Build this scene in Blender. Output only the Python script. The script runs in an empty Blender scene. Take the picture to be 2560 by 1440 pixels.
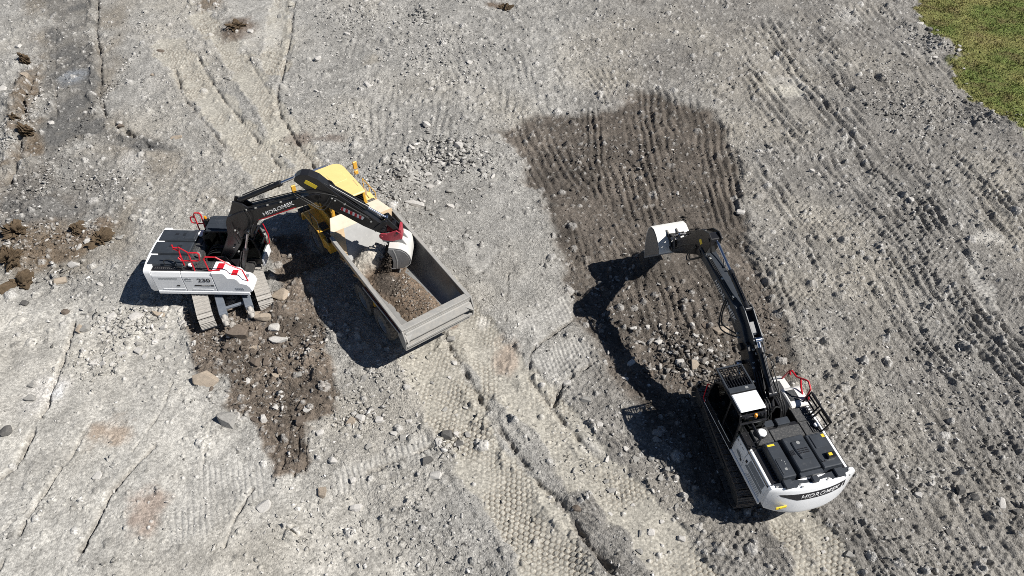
import bpy, bmesh, math, random
import numpy as np
from mathutils import Vector, Matrix

# ------------------------------------------------------------------ camera, sky, sun, exposure
SC = bpy.context.scene
COL = SC.collection
random.seed(7)
RNG = np.random.default_rng(11)

CAM_H, CAM_PITCH, CAM_F = 22.6, 46.0, 1800.0          # metres, degrees below horizontal, focal length in 2560ths of the width
cam_data = bpy.data.cameras.new('camera')
cam_data.sensor_width = 36.0
cam_data.lens = 36.0 * CAM_F / 2560.0
cam_data.clip_end = 2000.0
cam = bpy.data.objects.new('camera', cam_data)
cam.location = (0, 0, CAM_H)
cam.rotation_euler = (math.radians(90 - CAM_PITCH), 0, 0)
COL.objects.link(cam)
SC.camera = cam

SUN_VEC = Vector((-0.88, 0.17, -1.0)).normalized()    # the way the light travels
SUN_EL = math.asin(-SUN_VEC.z)
SUN_AZ = math.atan2(-SUN_VEC.x, -SUN_VEC.y)
world = bpy.data.worlds.new('World')
SC.world = world
world.use_nodes = True
wn = world.node_tree
bg = wn.nodes['Background']
sky = wn.nodes.new('ShaderNodeTexSky')
sky.sky_type = 'NISHITA'
sky.sun_disc = False
sky.sun_elevation = SUN_EL
sky.sun_rotation = SUN_AZ
sky.altitude = 1800
sky.air_density = 0.8
sky.dust_density = 0.3
wn.links.new(sky.outputs[0], bg.inputs[0])
bg.inputs[1].default_value = 0.05
sl = bpy.data.lights.new('sun', 'SUN')
sl.energy = 5.0
sl.angle = math.radians(0.5)
sl.color = (1.0, 0.965, 0.91)
sun = bpy.data.objects.new('sun', sl)
sun.location = (20, -5, 60)
sun.rotation_euler = SUN_VEC.to_track_quat('-Z', 'Y').to_euler()
COL.objects.link(sun)
SC.view_settings.view_transform = 'Standard'
SC.view_settings.look = 'None'
SC.view_settings.gamma = 1.0
SC.view_settings.use_curve_mapping = False
SC.view_settings.exposure = 0.38
SC.cycles.filter_width = 0.9
SC.cycles.use_denoising = False

_t = math.radians(CAM_PITCH)
def G(px, py, z=0.0):
    """ground point (metres) seen at a place of the 2560 x 1440 photograph"""
    a, b = (px - 1280) / CAM_F, -(py - 720) / CAM_F
    d = np.array([a, math.cos(_t) + b * math.sin(_t), -math.sin(_t) + b * math.cos(_t)])
    k = (z - CAM_H) / d[2]
    return float(d[0] * k), float(d[1] * k)
def GL(pts): return np.array([G(*p) for p in pts])

# ------------------------------------------------------------------ materials
MATS = {}
def _nodes(name):
    m = bpy.data.materials.new(name); m.use_nodes = True
    return m, m.node_tree.nodes, m.node_tree.links, m.node_tree.nodes['Principled BSDF']
def mat(name, col, rough=0.5, metal=0.0, spec=0.5, dust=0.0, dustcol=(0.36, 0.34, 0.31), nscale=3.0, var=0.12, coat=0.0, bump=0.0):
    if name in MATS: return MATS[name]
    m, N, L, P = _nodes(name)
    tc = N.new('ShaderNodeTexCoord')
    no = N.new('ShaderNodeTexNoise'); no.inputs['Scale'].default_value = nscale; no.inputs['Detail'].default_value = 6; no.inputs['Roughness'].default_value = 0.65
    L.new(tc.outputs['Object'], no.inputs['Vector'])
    mr = N.new('ShaderNodeMapRange'); mr.inputs[1].default_value = 0.3; mr.inputs[2].default_value = 0.7
    mr.inputs[3].default_value = 1 - var; mr.inputs[4].default_value = 1 + var
    L.new(no.outputs[0], mr.inputs[0])
    mu = N.new('ShaderNodeVectorMath'); mu.operation = 'SCALE'; mu.inputs[0].default_value = col
    L.new(mr.outputs[0], mu.inputs['Scale'])
    out = mu.outputs[0]
    P.inputs['Roughness'].default_value = rough
    if dust > 0:
        n2 = N.new('ShaderNodeTexNoise'); n2.inputs['Scale'].default_value = nscale * 2.3; n2.inputs['Detail'].default_value = 8; n2.inputs['Roughness'].default_value = 0.75
        L.new(tc.outputs['Object'], n2.inputs['Vector'])
        m2 = N.new('ShaderNodeMapRange'); m2.inputs[1].default_value = 0.62 - 0.3 * dust; m2.inputs[2].default_value = 0.85 - 0.2 * dust
        m2.inputs[3].default_value = 0.08 * dust; m2.inputs[4].default_value = min(1, dust)
        L.new(n2.outputs[0], m2.inputs[0])
        mx = N.new('ShaderNodeMixRGB'); mx.inputs[2].default_value = (*dustcol, 1)
        L.new(m2.outputs[0], mx.inputs[0]); L.new(out, mx.inputs[1]); out = mx.outputs[0]
        m3 = N.new('ShaderNodeMapRange'); m3.inputs[3].default_value = rough; m3.inputs[4].default_value = 0.9
        L.new(m2.outputs[0], m3.inputs[0]); L.new(m3.outputs[0], P.inputs['Roughness'])
    L.new(out, P.inputs['Base Color'])
    P.inputs['Metallic'].default_value = metal
    P.inputs['Specular IOR Level'].default_value = spec
    if coat: P.inputs['Coat Weight'].default_value = coat; P.inputs['Coat Roughness'].default_value = 0.12
    if bump:
        bp = N.new('ShaderNodeBump'); bp.inputs['Strength'].default_value = bump; bp.inputs['Distance'].default_value = 0.03
        n3 = N.new('ShaderNodeTexNoise'); n3.inputs['Scale'].default_value = nscale * 8; n3.inputs['Detail'].default_value = 6
        L.new(tc.outputs['Object'], n3.inputs['Vector']); L.new(n3.outputs[0], bp.inputs['Height']); L.new(bp.outputs[0], P.inputs['Normal'])
    MATS[name] = m
    return m
def glass(name, tint=(0.35, 0.5, 0.45), fac=0.22):
    m, N, L, P = _nodes(name)
    N.remove(P)
    tr = N.new('ShaderNodeBsdfTransparent'); tr.inputs[0].default_value = (*tint, 1)
    gl = N.new('ShaderNodeBsdfGlossy'); gl.inputs['Roughness'].default_value = 0.03; gl.inputs[0].default_value = (0.9, 0.95, 0.95, 1)
    lw = N.new('ShaderNodeLayerWeight'); lw.inputs[0].default_value = fac
    mx = N.new('ShaderNodeMixShader')
    L.new(lw.outputs['Fresnel'], mx.inputs[0]); L.new(tr.outputs[0], mx.inputs[1]); L.new(gl.outputs[0], mx.inputs[2])
    L.new(mx.outputs[0], N['Material Output'].inputs[0])
    MATS[name] = m
    return m

BLACK = mat('boom_black_paint', (0.012, 0.012, 0.014), 0.30, spec=0.5, dust=0.07, var=0.2)
HOODGREY = mat('hood_charcoal', (0.028, 0.034, 0.043), 0.42, dust=0.2, var=0.2)
DUSTYBLACK = mat('dusty_black_deck', (0.03, 0.032, 0.035), 0.6, dust=0.42, nscale=6)
WHITE = mat('white_paint', (0.84, 0.85, 0.86), 0.32, dust=0.12, var=0.03, coat=0.3)
WHITEDIRTY = mat('white_paint_dusty', (0.70, 0.69, 0.66), 0.5, dust=0.3, var=0.06)
RED = mat('red_paint', (0.55, 0.012, 0.025), 0.4, var=0.1)
REDDUSTY = mat('coupler_red', (0.36, 0.03, 0.05), 0.5, dust=0.25, var=0.15)
YELLOW = mat('truck_yellow', (0.72, 0.40, 0.05), 0.4, dust=0.12, dustcol=(0.5, 0.42, 0.3), var=0.06, coat=0.2)
YELLOWROOF = mat('truck_roof_yellow', (0.80, 0.60, 0.24), 0.45, dust=0.2, dustcol=(0.6, 0.52, 0.38), var=0.05)
STICKER = mat('yellow_sticker', (0.75, 0.55, 0.03), 0.5, var=0.1)
AMBER = mat('amber_lens', (0.85, 0.30, 0.01), 0.25, var=0.05)
STEELDUST = mat('track_steel_dusty', (0.36, 0.34, 0.31), 0.65, metal=0.0, dust=0.6, dustcol=(0.46, 0.43, 0.39), nscale=5, var=.2)
STEELDARK = mat('track_steel_brown', (0.07, 0.06, 0.055), 0.6, metal=0.2, dust=0.7, dustcol=(0.30, 0.25, 0.20), nscale=5)
UNDER = mat('undercarriage_dark', (0.03, 0.03, 0.03), 0.7, dust=0.45, dustcol=(0.2, 0.18, 0.16))
BLADEGREY = mat('blade_arm_grey', (0.13, 0.15, 0.18), 0.55, dust=0.35)
CHROME = mat('chrome_rod', (0.62, 0.64, 0.70), 0.16, metal=1.0, var=0.03)
HOSE = mat('hydraulic_hose', (0.018, 0.018, 0.018), 0.55, var=0.1)
FITTING = mat('hose_fitting_zinc', (0.55, 0.55, 0.52), 0.35, metal=0.6)
INTERIOR = mat('cab_interior', (0.02, 0.02, 0.022), 0.8)
SEAT = mat('seat_fabric', (0.05, 0.05, 0.06), 0.9)
BUCKETWHITE = mat('bucket_white_worn', (0.55, 0.54, 0.51), 0.5, dust=0.55, dustcol=(0.45, 0.43, 0.39), nscale=2.5, var=0.1)
BUCKETCLEAN = mat('bucket_white_clean', (0.76, 0.75, 0.71), 0.45, dust=0.4, dustcol=(.42, .39, .34), nscale=2.5, var=0.08)
BUCKETIN = mat('bucket_steel_worn', (0.30, 0.30, 0.30), 0.4, metal=0.4, dust=0.3)
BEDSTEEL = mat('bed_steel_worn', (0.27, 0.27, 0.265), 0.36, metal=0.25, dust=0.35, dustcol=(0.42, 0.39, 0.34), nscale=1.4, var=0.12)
BEDSHADE = mat('bed_wall_shaded', (0.16, 0.165, 0.17), 0.3, metal=0.5, dust=0.12, nscale=1.0, var=0.2)  # right inner wall: its shade is put into a darker, shinier steel
BEDTAN = mat('bed_worn_tan', (0.46, 0.33, 0.19), 0.6, dust=0.45, dustcol=(0.42, 0.36, 0.29), nscale=1.6, var=0.2)
BEDRIM = mat('bed_rim_dusty', (0.29, 0.285, 0.27), 0.6, dust=0.6, dustcol=(0.44, 0.40, 0.35), nscale=2.5, var=0.12)
TYRE = mat('tyre_rubber_dusty', (0.06, 0.055, 0.05), 0.9, dust=0.8, dustcol=(0.30, 0.265, 0.225), nscale=3)
RIM = mat('wheel_rim_grey', (0.26, 0.26, 0.26), 0.5, dust=0.4)
GREYSTICKER = mat('grey_decal', (0.20, 0.22, 0.24), 0.5)
TEXTDARK = mat('lettering_dark', (0.02, 0.02, 0.024), 0.5)
TEXTLIGHT = mat('lettering_silver', (0.62, 0.62, 0.62), 0.4)
GLASSGREEN = glass('cab_glass_green', (0.45, 0.62, 0.55), 0.35)
GLASSDARK = glass('cab_glass_dark', (0.08, 0.11, 0.14), 0.3)
MIRROR = mat('mirror_glass', (0.5, 0.52, 0.55), 0.06, metal=1.0)

# ------------------------------------------------------------------ mesh helpers
def icross(n): return [(math.cos(2 * math.pi * i / n), math.sin(2 * math.pi * i / n)) for i in range(n)]
EACH = {'sill', 'side_window', 'lifting_lug', 'boom_bracket', 'pin_bracket', 'bogie_bracket', 'boom_hose', 'boom_pipe', 'swivel_hose', 'cable', 'bucket_ear', 'step_plate', 'work_lamp', 'valve_cover', 'red_stripe', 'rail_board'}
TINY = {'bolt', 'vent', 'grille_slot', 'grille_bar', 'hose_clamp', 'emblem_mark', 'step_tread', 'guard_bar', 'window_guard', 'windshield_guard', 'lamp_recess'}
class MB:
    def __init__(s, M=None): s.v, s.f, s.M = [], [], M
    def add(s, vs, fs):
        o = len(s.v)
        if s.M is not None: vs = [tuple(s.M @ Vector(v)) for v in vs]
        s.v += [tuple(v) for v in vs]; s.f += [tuple(i + o for i in f) for f in fs]
        return s
    def box(s, x0, x1, y0, y1, z0, z1, rot=None, at=None):
        vs = [(x, y, z) for z in (z0, z1) for y in (y0, y1) for x in (x0, x1)]
        if rot is not None: vs = [tuple(rot @ Vector(v) + Vector(at or (0, 0, 0))) for v in vs]
        return s.add(vs, [(0, 2, 3, 1), (4, 5, 7, 6), (0, 1, 5, 4), (2, 6, 7, 3), (0, 4, 6, 2), (1, 3, 7, 5)])
    def prism(s, poly, a, b, axis='x'):
        n = len(poly)
        f = {'x': lambda p, t: (t, p[0], p[1]), 'y': lambda p, t: (p[0], t, p[1]), 'z': lambda p, t: (p[0], p[1], t)}[axis]
        vs = [f(p, a) for p in poly] + [f(p, b) for p in poly]
        return s.add(vs, [tuple(range(n))[::-1], tuple(range(n, 2 * n))] + [(i, (i + 1) % n, n + (i + 1) % n, n + i) for i in range(n)])
    def strip(s, poly, a, b, th, axis='x'):
        """a bent sheet of thickness th following an open polyline, extruded a..b along the axis"""
        P = [Vector(p) for p in poly]; out = []
        for i, p in enumerate(P):
            d = (P[min(i + 1, len(P) - 1)] - P[max(i - 1, 0)]).normalized()
            out.append(p + Vector((-d.y, d.x)) * th)
        return s.prism([tuple(p) for p in P] + [tuple(p) for p in out[::-1]], a, b, axis)
    def cyl(s, p0, p1, r, n=14, r2=None):
        p0, p1 = Vector(p0), Vector(p1); d = (p1 - p0).normalized(); r2 = r if r2 is None else r2
        u = d.orthogonal().normalized(); w = d.cross(u)
        vs = [p0 + (u * c + w * q) * r for c, q in icross(n)] + [p1 + (u * c + w * q) * r2 for c, q in icross(n)]
        return s.add(vs, [tuple(range(n))[::-1], tuple(range(n, 2 * n))] + [(i, (i + 1) % n, n + (i + 1) % n, n + i) for i in range(n)])
    def tube(s, pts, r, n=6, smooth=0):
        P = [Vector(p) for p in pts]
        for _ in range(smooth):
            Q = [P[0]]
            for a, b in zip(P, P[1:]): Q += [a.lerp(b, .25), a.lerp(b, .75)]
            P = Q + [P[-1]]
        vs, fs = [], []; u = None
        for i, p in enumerate(P):
            d = (P[min(i + 1, len(P) - 1)] - P[max(i - 1, 0)]).normalized()
            u = d.orthogonal().normalized() if u is None else (u - d * u.dot(d)).normalized()
            w = d.cross(u)
            vs += [p + (u * c + w * q) * r for c, q in icross(n)]
        for k in range(len(P) - 1):
            fs += [(k * n + i, k * n + (i + 1) % n, (k + 1) * n + (i + 1) % n, (k + 1) * n + i) for i in range(n)]
        fs += [tuple(range(n))[::-1], tuple((len(P) - 1) * n + i for i in range(n))]
        return s.add(vs, fs)
    def lathe(s, prof, axis0, axisd, n=28):
        """profile (radius, along) turned about a line"""
        d = Vector(axisd).normalized(); u = d.orthogonal().normalized(); w = d.cross(u); o = Vector(axis0)
        vs = [o + d * h + (u * c + w * q) * r for r, h in prof for c, q in icross(n)]
        fs = [(k * n + i, k * n + (i + 1) % n, (k + 1) * n + (i + 1) % n, (k + 1) * n + i) for k in range(len(prof) - 1) for i in range(n)]
        return s.add(vs, fs)
    def mesh(s, name, m, bevel=0.0, smooth=False):
        me = bpy.data.meshes.new(name)
        me.from_pydata(s.v, [], s.f)
        bm = bmesh.new(); bm.from_mesh(me)
        bmesh.ops.recalc_face_normals(bm, faces=bm.faces)
        if bevel:
            ed = [e for e in bm.edges if len(e.link_faces) == 2 and e.calc_face_angle(0) > 0.55]
            bmesh.ops.bevel(bm, geom=ed, offset=bevel, segments=1, affect='EDGES', clamp_overlap=True)
        if smooth:
            for f in bm.faces: f.smooth = True
            for e in bm.edges: e.smooth = e.calc_face_angle(0) < 0.6 if len(e.link_faces) == 2 else True
        bm.to_mesh(me); bm.free()
        if m: me.materials.append(m)
        return me
    def islands(s):
        p = list(range(len(s.v)))
        def find(i):
            while p[i] != i: p[i] = p[p[i]]; i = p[i]
            return i
        for f in s.f:
            for i in f[1:]: p[find(i)] = find(f[0])
        out = {}
        for f in s.f: out.setdefault(find(f[0]), []).append(f)
        for fs in out.values():
            ix = {}; b = MB()
            for f in fs:
                for i in f: ix.setdefault(i, len(ix))
            b.v = [s.v[i] for i in ix]; b.f = [tuple(ix[i] for i in f) for f in fs]
            yield b
    def build(s, name, m, parent=None, bevel=0.0, smooth=False):
        if name in EACH:
            for b in s.islands():
                o = bpy.data.objects.new(name, b.mesh(name, m, bevel, smooth)); COL.objects.link(o); o.parent = parent
            return o
        o = bpy.data.objects.new(name, s.mesh(name, m, bevel, smooth))
        COL.objects.link(o)
        if parent: o.parent = parent
        if name in TINY: o['kind'] = 'stuff'
        return o
def empty(name, loc, rz=0.0):
    o = bpy.data.objects.new(name, None); o.location = loc; o.rotation_euler = (0, 0, rz); o.empty_display_size = 0.3
    COL.objects.link(o); return o
def tag(o, label=None, cat=None, group=None, kind=None):
    for k, v in (('label', label), ('category', cat), ('group', group), ('kind', kind)):
        if v: o[k] = v
    return o
def lettering(text, size, fn, m, parent, shear=0.0, bold=0.02, wide=1.0, depth=0.006, name='lettering', center=True):
    """flat raised letters; fn(u, v, w) puts a point of the text plane into the parent's space"""
    cu = bpy.data.curves.new('text', 'FONT'); cu.body = text; cu.size = size; cu.extrude = 0; cu.shear = shear; cu.offset = bold * size; cu.resolution_u = 2
    o = bpy.data.objects.new('text', cu); COL.objects.link(o)
    dg = bpy.context.evaluated_depsgraph_get(); dg.update()
    me = bpy.data.meshes.new_from_object(o.evaluated_get(dg))
    COL.objects.unlink(o); bpy.data.objects.remove(o)
    xs = [v.co.x for v in me.vertices]; mid = (min(xs) + max(xs)) / 2 if center else min(xs)
    bm = bmesh.new(); bm.from_mesh(me)
    r = bmesh.ops.extrude_face_region(bm, geom=list(bm.faces))
    for v in r['geom']:
        if isinstance(v, bmesh.types.BMVert): v.co.z += depth
    for v in bm.verts: v.co = Vector(fn((v.co.x - mid) * wide, v.co.y, v.co.z))
    bm.to_mesh(me); bm.free(); me.materials.clear(); me.materials.append(m); me.name = name
    ob = bpy.data.objects.new(name, me); COL.objects.link(ob); ob.parent = parent
    return ob

# ------------------------------------------------------------------ noise and ground shape (numpy)
_TB = np.random.default_rng(5).random((8, 256, 256)).astype(np.float32)
def vnoise(x, y, seed=0):
    t = _TB[seed % 8]; o = seed * 37
    xi = np.floor(x).astype(np.int64); yi = np.floor(y).astype(np.int64)
    fx = (x - xi).astype(np.float32); fy = (y - yi).astype(np.float32)
    fx = fx * fx * (3 - 2 * fx); fy = fy * fy * (3 - 2 * fy)
    a, b = (xi + o) & 255, (yi + 2 * o) & 255; a1, b1 = (a + 1) & 255, (b + 1) & 255
    return (t[a, b] * (1 - fx) + t[a1, b] * fx) * (1 - fy) + (t[a, b1] * (1 - fx) + t[a1, b1] * fx) * fy - .5
def fbm(x, y, s, n, seed=0, g=.5):
    x = np.asarray(x, float) / s; y = np.asarray(y, float) / s
    h = 0; a = 1.0
    for k in range(n):
        c, q = math.cos(.7 * k), math.sin(.7 * k)
        h = h + a * vnoise((x * c - y * q) * 2 ** k, (x * q + y * c) * 2 ** k, seed + k); a *= g
    return h
def cells(x, y, s, seed):
    """distance to the nearest scattered point, in units of s, and that point's three random numbers"""
    x = x / s; y = y / s
    xi = np.floor(x).astype(np.int64); yi = np.floor(y).astype(np.int64)
    best = np.full(x.shape, 9.0, np.float32); ida = np.zeros(x.shape, np.float32); idb = ida.copy(); idc = ida.copy()
    for dx in (-1, 0, 1):
        for dy in (-1, 0, 1):
            a = (xi + dx + seed * 17) & 255; b = (yi + dy + seed * 29) & 255
            px = xi + dx + _TB[0][a, b]; py = yi + dy + _TB[1][a, b]
            r3, r4, r5 = _TB[2][a, b], _TB[3][a, b], _TB[4][a, b]
            ang = r4 * 6.28
            ux, uy = x - px, y - py
            c, q = np.cos(ang), np.sin(ang)
            d = np.maximum(np.abs(ux * c + uy * q) * (1 + .5 * r5), np.abs(uy * c - ux * q) + .35 * np.abs(ux * c + uy * q))
            m = d < best
            best = np.where(m, d, best); ida = np.where(m, r3, ida); idb = np.where(m, r4, idb); idc = np.where(m, r5, idc)
    return best, ida, idb, idc
def sstep(a, b, x):
    t = np.clip((x - a) / (b - a), 0, 1); return t * t * (3 - 2 * t)
def polyline(x, y, P, reach):
    """distance, signed side and arc length along a polyline (only within reach; elsewhere distance = 99)"""
    D = np.full(x.shape, 99.0); S = np.zeros(x.shape); A = np.zeros(x.shape)
    w = np.where((x > P[:, 0].min() - reach) & (x < P[:, 0].max() + reach) & (y > P[:, 1].min() - reach) & (y < P[:, 1].max() + reach))
    if len(w[0]) == 0: return D, S, A
    X, Y = x[w], y[w]; d = np.full(X.shape, 99.0); s = np.zeros(X.shape); al = np.zeros(X.shape); acc = 0
    for p, q in zip(P, P[1:]):
        v = q - p; L = np.hypot(*v); v = v / L
        t = np.clip((X - p[0]) * v[0] + (Y - p[1]) * v[1], 0, L)
        ex, ey = X - p[0] - v[0] * t, Y - p[1] - v[1] * t
        dd = np.hypot(ex, ey); m = dd < d
        d = np.where(m, dd, d); s = np.where(m, ex * v[1] - ey * v[0], s); al = np.where(m, acc + t, al); acc += L
    D[w] = d; S[w] = s; A[w] = al
    return D, S, A
def polygon(x, y, P, soft):
    """1 inside, 0 outside, soft edge"""
    D, _, _ = polyline(x, y, np.vstack([P, P[:1]]), soft * 3)
    ins = np.zeros(x.shape, bool)
    w = np.where((x > P[:, 0].min()) & (x < P[:, 0].max()) & (y > P[:, 1].min()) & (y < P[:, 1].max()))
    X, Y = x[w], y[w]; c = np.zeros(X.shape, bool)
    for p, q in zip(P, np.roll(P, -1, 0)):
        if p[1] == q[1]: continue
        c ^= ((p[1] > Y) != (q[1] > Y)) & (X < (q[0] - p[0]) * (Y - p[1]) / (q[1] - p[1]) + p[0])
    ins[w] = c
    sd = np.where(ins, D, -D); sd = np.where(np.abs(sd) > 90, np.where(ins, 9, -9), sd)
    return sstep(-soft, soft, sd)
def hexedge(u, v):
    """0 at cell joints, .5 at cell middles"""
    rx, ry = 1.0, 1.7320508
    ax, ay = np.mod(u, rx) - .5, np.mod(v, ry) - ry / 2
    bx, by = np.mod(u - .5, rx) - .5, np.mod(v - ry / 2, ry) - ry / 2
    m = ax * ax + ay * ay < bx * bx + by * by
    gx, gy = np.abs(np.where(m, ax, bx)), np.abs(np.where(m, ay, by))
    return .5 - np.maximum(gx * .5 + gy * .8660254, gx)

GRASS = GL([(2262, -60), (2290, 30), (2318, 80), (2392, 128), (2372, 172), (2425, 245), (2460, 285), (2545, 340), (2800, 500), (3600, 700), (3600, -700), (2262, -700)])
DARK_R = GL([(1236, 332), (1330, 300), (1480, 288), (1545, 268), (1590, 232), (1650, 228), (1700, 258), (1790, 275), (1812, 330), (1850, 420), (1845, 500), (1880, 590), (1890, 660), (1950, 760), (1985, 860), (1995, 950), (1960, 985), (1880, 990), (1760, 1000), (1640, 1060), (1600, 1000), (1520, 930), (1490, 850), (1430, 780), (1410, 690), (1380, 560), (1370, 500), (1300, 470), (1310, 400)])
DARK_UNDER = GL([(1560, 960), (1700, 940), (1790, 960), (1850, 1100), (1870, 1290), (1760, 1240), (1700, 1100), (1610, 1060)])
DARK_L = GL([(465, 770), (520, 800), (700, 720), (660, 610), (740, 590), (830, 660), (760, 700), (800, 760), (815, 860), (835, 940), (850, 1000), (835, 1040), (780, 1060), (770, 1180), (690, 1200), (660, 1100), (640, 1050), (560, 1000), (560, 950), (480, 930), (470, 860)])
BROWN_TL = GL([(20, 290), (40, 180), (100, 130), (110, 400), (220, 540), (270, 580), (200, 640), (140, 660), (60, 690), (0, 640), (-60, 500), (-60, 420), (30, 400)])
GREY_TL = GL([(110, -40), (245, -40), (240, 230), (270, 320), (420, 370), (440, 385), (330, 380), (200, 340), (130, 400), (100, 330), (120, 120)])
DARKGREY_L = GL([(0, 470), (120, 380), (270, 400), (320, 470), (290, 540), (160, 560), (0, 600)])
CHURN_TL = GL([(60, -40), (340, -40), (300, 120), (300, 280), (350, 340), (450, 385), (520, 450), (560, 520), (420, 470), (340, 520), (330, 640), (240, 680), (0, 700), (-80, 500), (30, 420), (60, 300)])
BLOTCH = [((590, 70), 1.5, 1.3, (.105, .075, .055)), ((520, 10), 1.2, .7, (.15, .115, .08)), ((1240, 12), .9, .4, (.12, .085, .06)), ((60, 270), .5, .6, (.13, .10, .07)), ((262, 560), .8, .4, (.16, .12, .085)), ((200, 600), 1.2, .4, (.17, .13, .095)), ((745, 350), .9, .6, (.17, .14, .12)), ((830, 345), .8, .4, (.17, .14, .12)),
          ((280, 1080), .8, .5, (.34, .27, .21)), ((370, 1280), .7, .8, (.30, .24, .20)), ((1260, 900), .5, .8, (.33, .27, .22)), ((1130, 815), .3, .3, (.22, .16, .12)), ((190, 190), .7, .9, (.20, .215, .235)), ((1960, 225), 1.3, .5, (.42, .40, .35)), ((2465, 595), .9, .4, (.50, .48, .44)), ((2120, 40), .9, 1.2, (.40, .385, .36)), ((100, 990), .9, .7, (.50, .48, .45)), ((680, 350), .5, .9, (.38, .36, .31)), ((1480, 1110), .3, .4, (.46, .44, .40)), ((330, 400), .9, .8, (.45, .435, .41)), ((130, 990), .3, .3, (.6, .6, .6)), ((1215, 805), .35, .3, (.52, .50, .46)), ((930, 150), .7, .5, (.27, .25, .215))]
TREAD = [  # middle line, half width, lateral strips
    (GL([(1040, 830), (1100, 960), (1200, 1140), (1300, 1270), (1400, 1440), (1470, 1560)]), 1.05),
    (GL([(1110, 740), (1200, 870), (1330, 1000), (1500, 1190), (1640, 1340), (1740, 1460), (1800, 1540)]), .95),
    (GL([(420, 110), (520, 240), (640, 400), (740, 500)]), 1.0),
    (GL([(500, 40), (590, 140), (690, 290), (760, 400), (820, 470)]), .75),
    (GL([(700, -30), (700, 60), (690, 170)]), .8),
    (GL([(2010, 1290), (2090, 1420), (2140, 1500)]), .6), (GL([(1960, 1310), (2030, 1440), (2070, 1510)]), .4)]
RUTS = [  # line, groove depth, groove width, berm height on the sides (left, right)
    (GL([(735, 10), (728, 80), (712, 150), (692, 240), (700, 290), (745, 360), (800, 440)]), .13, .16, .03, .08),
    (GL([(490, 130), (520, 190), (560, 250), (640, 350), (700, 420)]), .09, .16, .03, .03),
    (GL([(436, 170), (455, 240), (520, 320), (570, 380)]), .10, .16, .06, .04),
    (GL([(610, 120), (640, 180), (690, 260)]), .04, .14, .03, .03),
    (GL([(183, 800), (160, 890), (127, 960), (108, 1030), (90, 1060), (60, 1120), (33, 1165), (0, 1190), (-40, 1220)]), .17, .17, 0, 0),
    (GL([(430, 960), (407, 1027), (350, 1107), (333, 1130)]), .05, .06, 0, 0),
    (GL([(383, 1117), (360, 1145), (333, 1173), (273, 1237), (235, 1310), (213, 1345), (190, 1390), (167, 1440), (150, 1500)]), .17, .15, 0, 0),
    (GL([(150, 1170), (105, 1235), (67, 1293), (40, 1350), (10, 1395), (-20, 1430)]), .13, .12, 0, 0),
    (GL([(240, 1040), (212, 1080), (180, 1140), (130, 1200), (80, 1260), (0, 1330)]), .04, .07, 0, 0),
    (GL([(1102, 815), (1120, 860), (1150, 910), (1190, 980), (1215, 1020)]), .13, .22, .03, .09),
    (GL([(1250, 1075), (1290, 1130), (1335, 1190), (1400, 1262), (1480, 1370), (1545, 1450)]), .14, .22, .03, .10),
    (GL([(1305, 925), (1345, 975), (1375, 1015), (1440, 1085), (1500, 1150)]), .08, .20, .02, .06),
    (GL([(1432, 800), (1390, 830), (1345, 862), (1325, 890), (1322, 925)]), .12, .11, .02, .02),
    (GL([(1505, 885), (1470, 915), (1425, 945), (1398, 975), (1385, 1010)]), .13, .13, .02, .03),
    (GL([(1275, 640), (1268, 720), (1264, 810), (1255, 870)]), .06, .07, .01, .01),
    (GL([(244, 0), (240, 80), (250, 150), (246, 230), (262, 290), (300, 320), (350, 350), (380, 372)]), .22, .20, .02, .16),
    (GL([(140, 70), (137, 160), (142, 300)]), .08, .10, .02, .02),
    (GL([(76, 200), (62, 270), (50, 350), (45, 420), (20, 460)]), .30, .25, .0, .18),
    (GL([(530, 1040), (520, 1110), (505, 1180)]), .03, .08, 0, 0),
    (GL([(1080, 1110), (1000, 1150), (920, 1180)]), .08, .12, .02, .02), (GL([(630, 1225), (590, 1290), (560, 1370)]), .07, .10, .0, .02),
    (GL([(1196, 40), (1206, 70)]), .06, .06, 0, 0), (GL([(700, 1200), (715, 1130), (730, 1060)]), .08, .07, .02, .02), (GL([(735, 1190), (745, 1130), (750, 1070)]), .08, .07, .02, .02), (GL([(762, 1180), (768, 1130), (770, 1070)]), .08, .07, .02, .02)]
COMB = [  # polygon, direction of the ridges in the photo, spacing, height
    (GL([(1545, 230), (1650, 220), (1800, 270), (1850, 420), (1870, 560), (1600, 560), (1480, 480), (1460, 300)]), ((1640, 260), (1690, 440)), .40, .14),
    (GL([(1420, 540), (1600, 540), (1880, 560), (1960, 760), (1990, 900), (1830, 880), (1600, 820), (1460, 760)]), ((1700, 640), (1790, 820)), .36, .11),
    (GL([(1240, 320), (1480, 290), (1520, 480), (1440, 560), (1380, 540), (1300, 440)]), ((1340, 320), (1440, 480)), .42, .11),
    (GL([(1850, 60), (2240, 0), (2360, 160), (2560, 330), (2700, 900), (2600, 1200), (2300, 900), (1990, 620), (1880, 420)]), ((1980, 220), (2200, 500)), .52, .20),
    (GL([(1900, 640), (2000, 620), (2300, 900), (2600, 1190), (2700, 1500), (2150, 1500), (2060, 1000), (1990, 880)]), ((1960, 640), (2260, 1100)), .46, .10),
    (GL([(1360, 170), (1560, 170), (1620, 240), (1560, 280), (1440, 320), (1330, 300)]), ((1380, 190), (1440, 310)), .40, .10),
    (GL([(850, 90), (1330, 130), (1330, 340), (1100, 400), (860, 330)]), ((950, 130), (930, 320)), .46, .075)]
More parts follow.
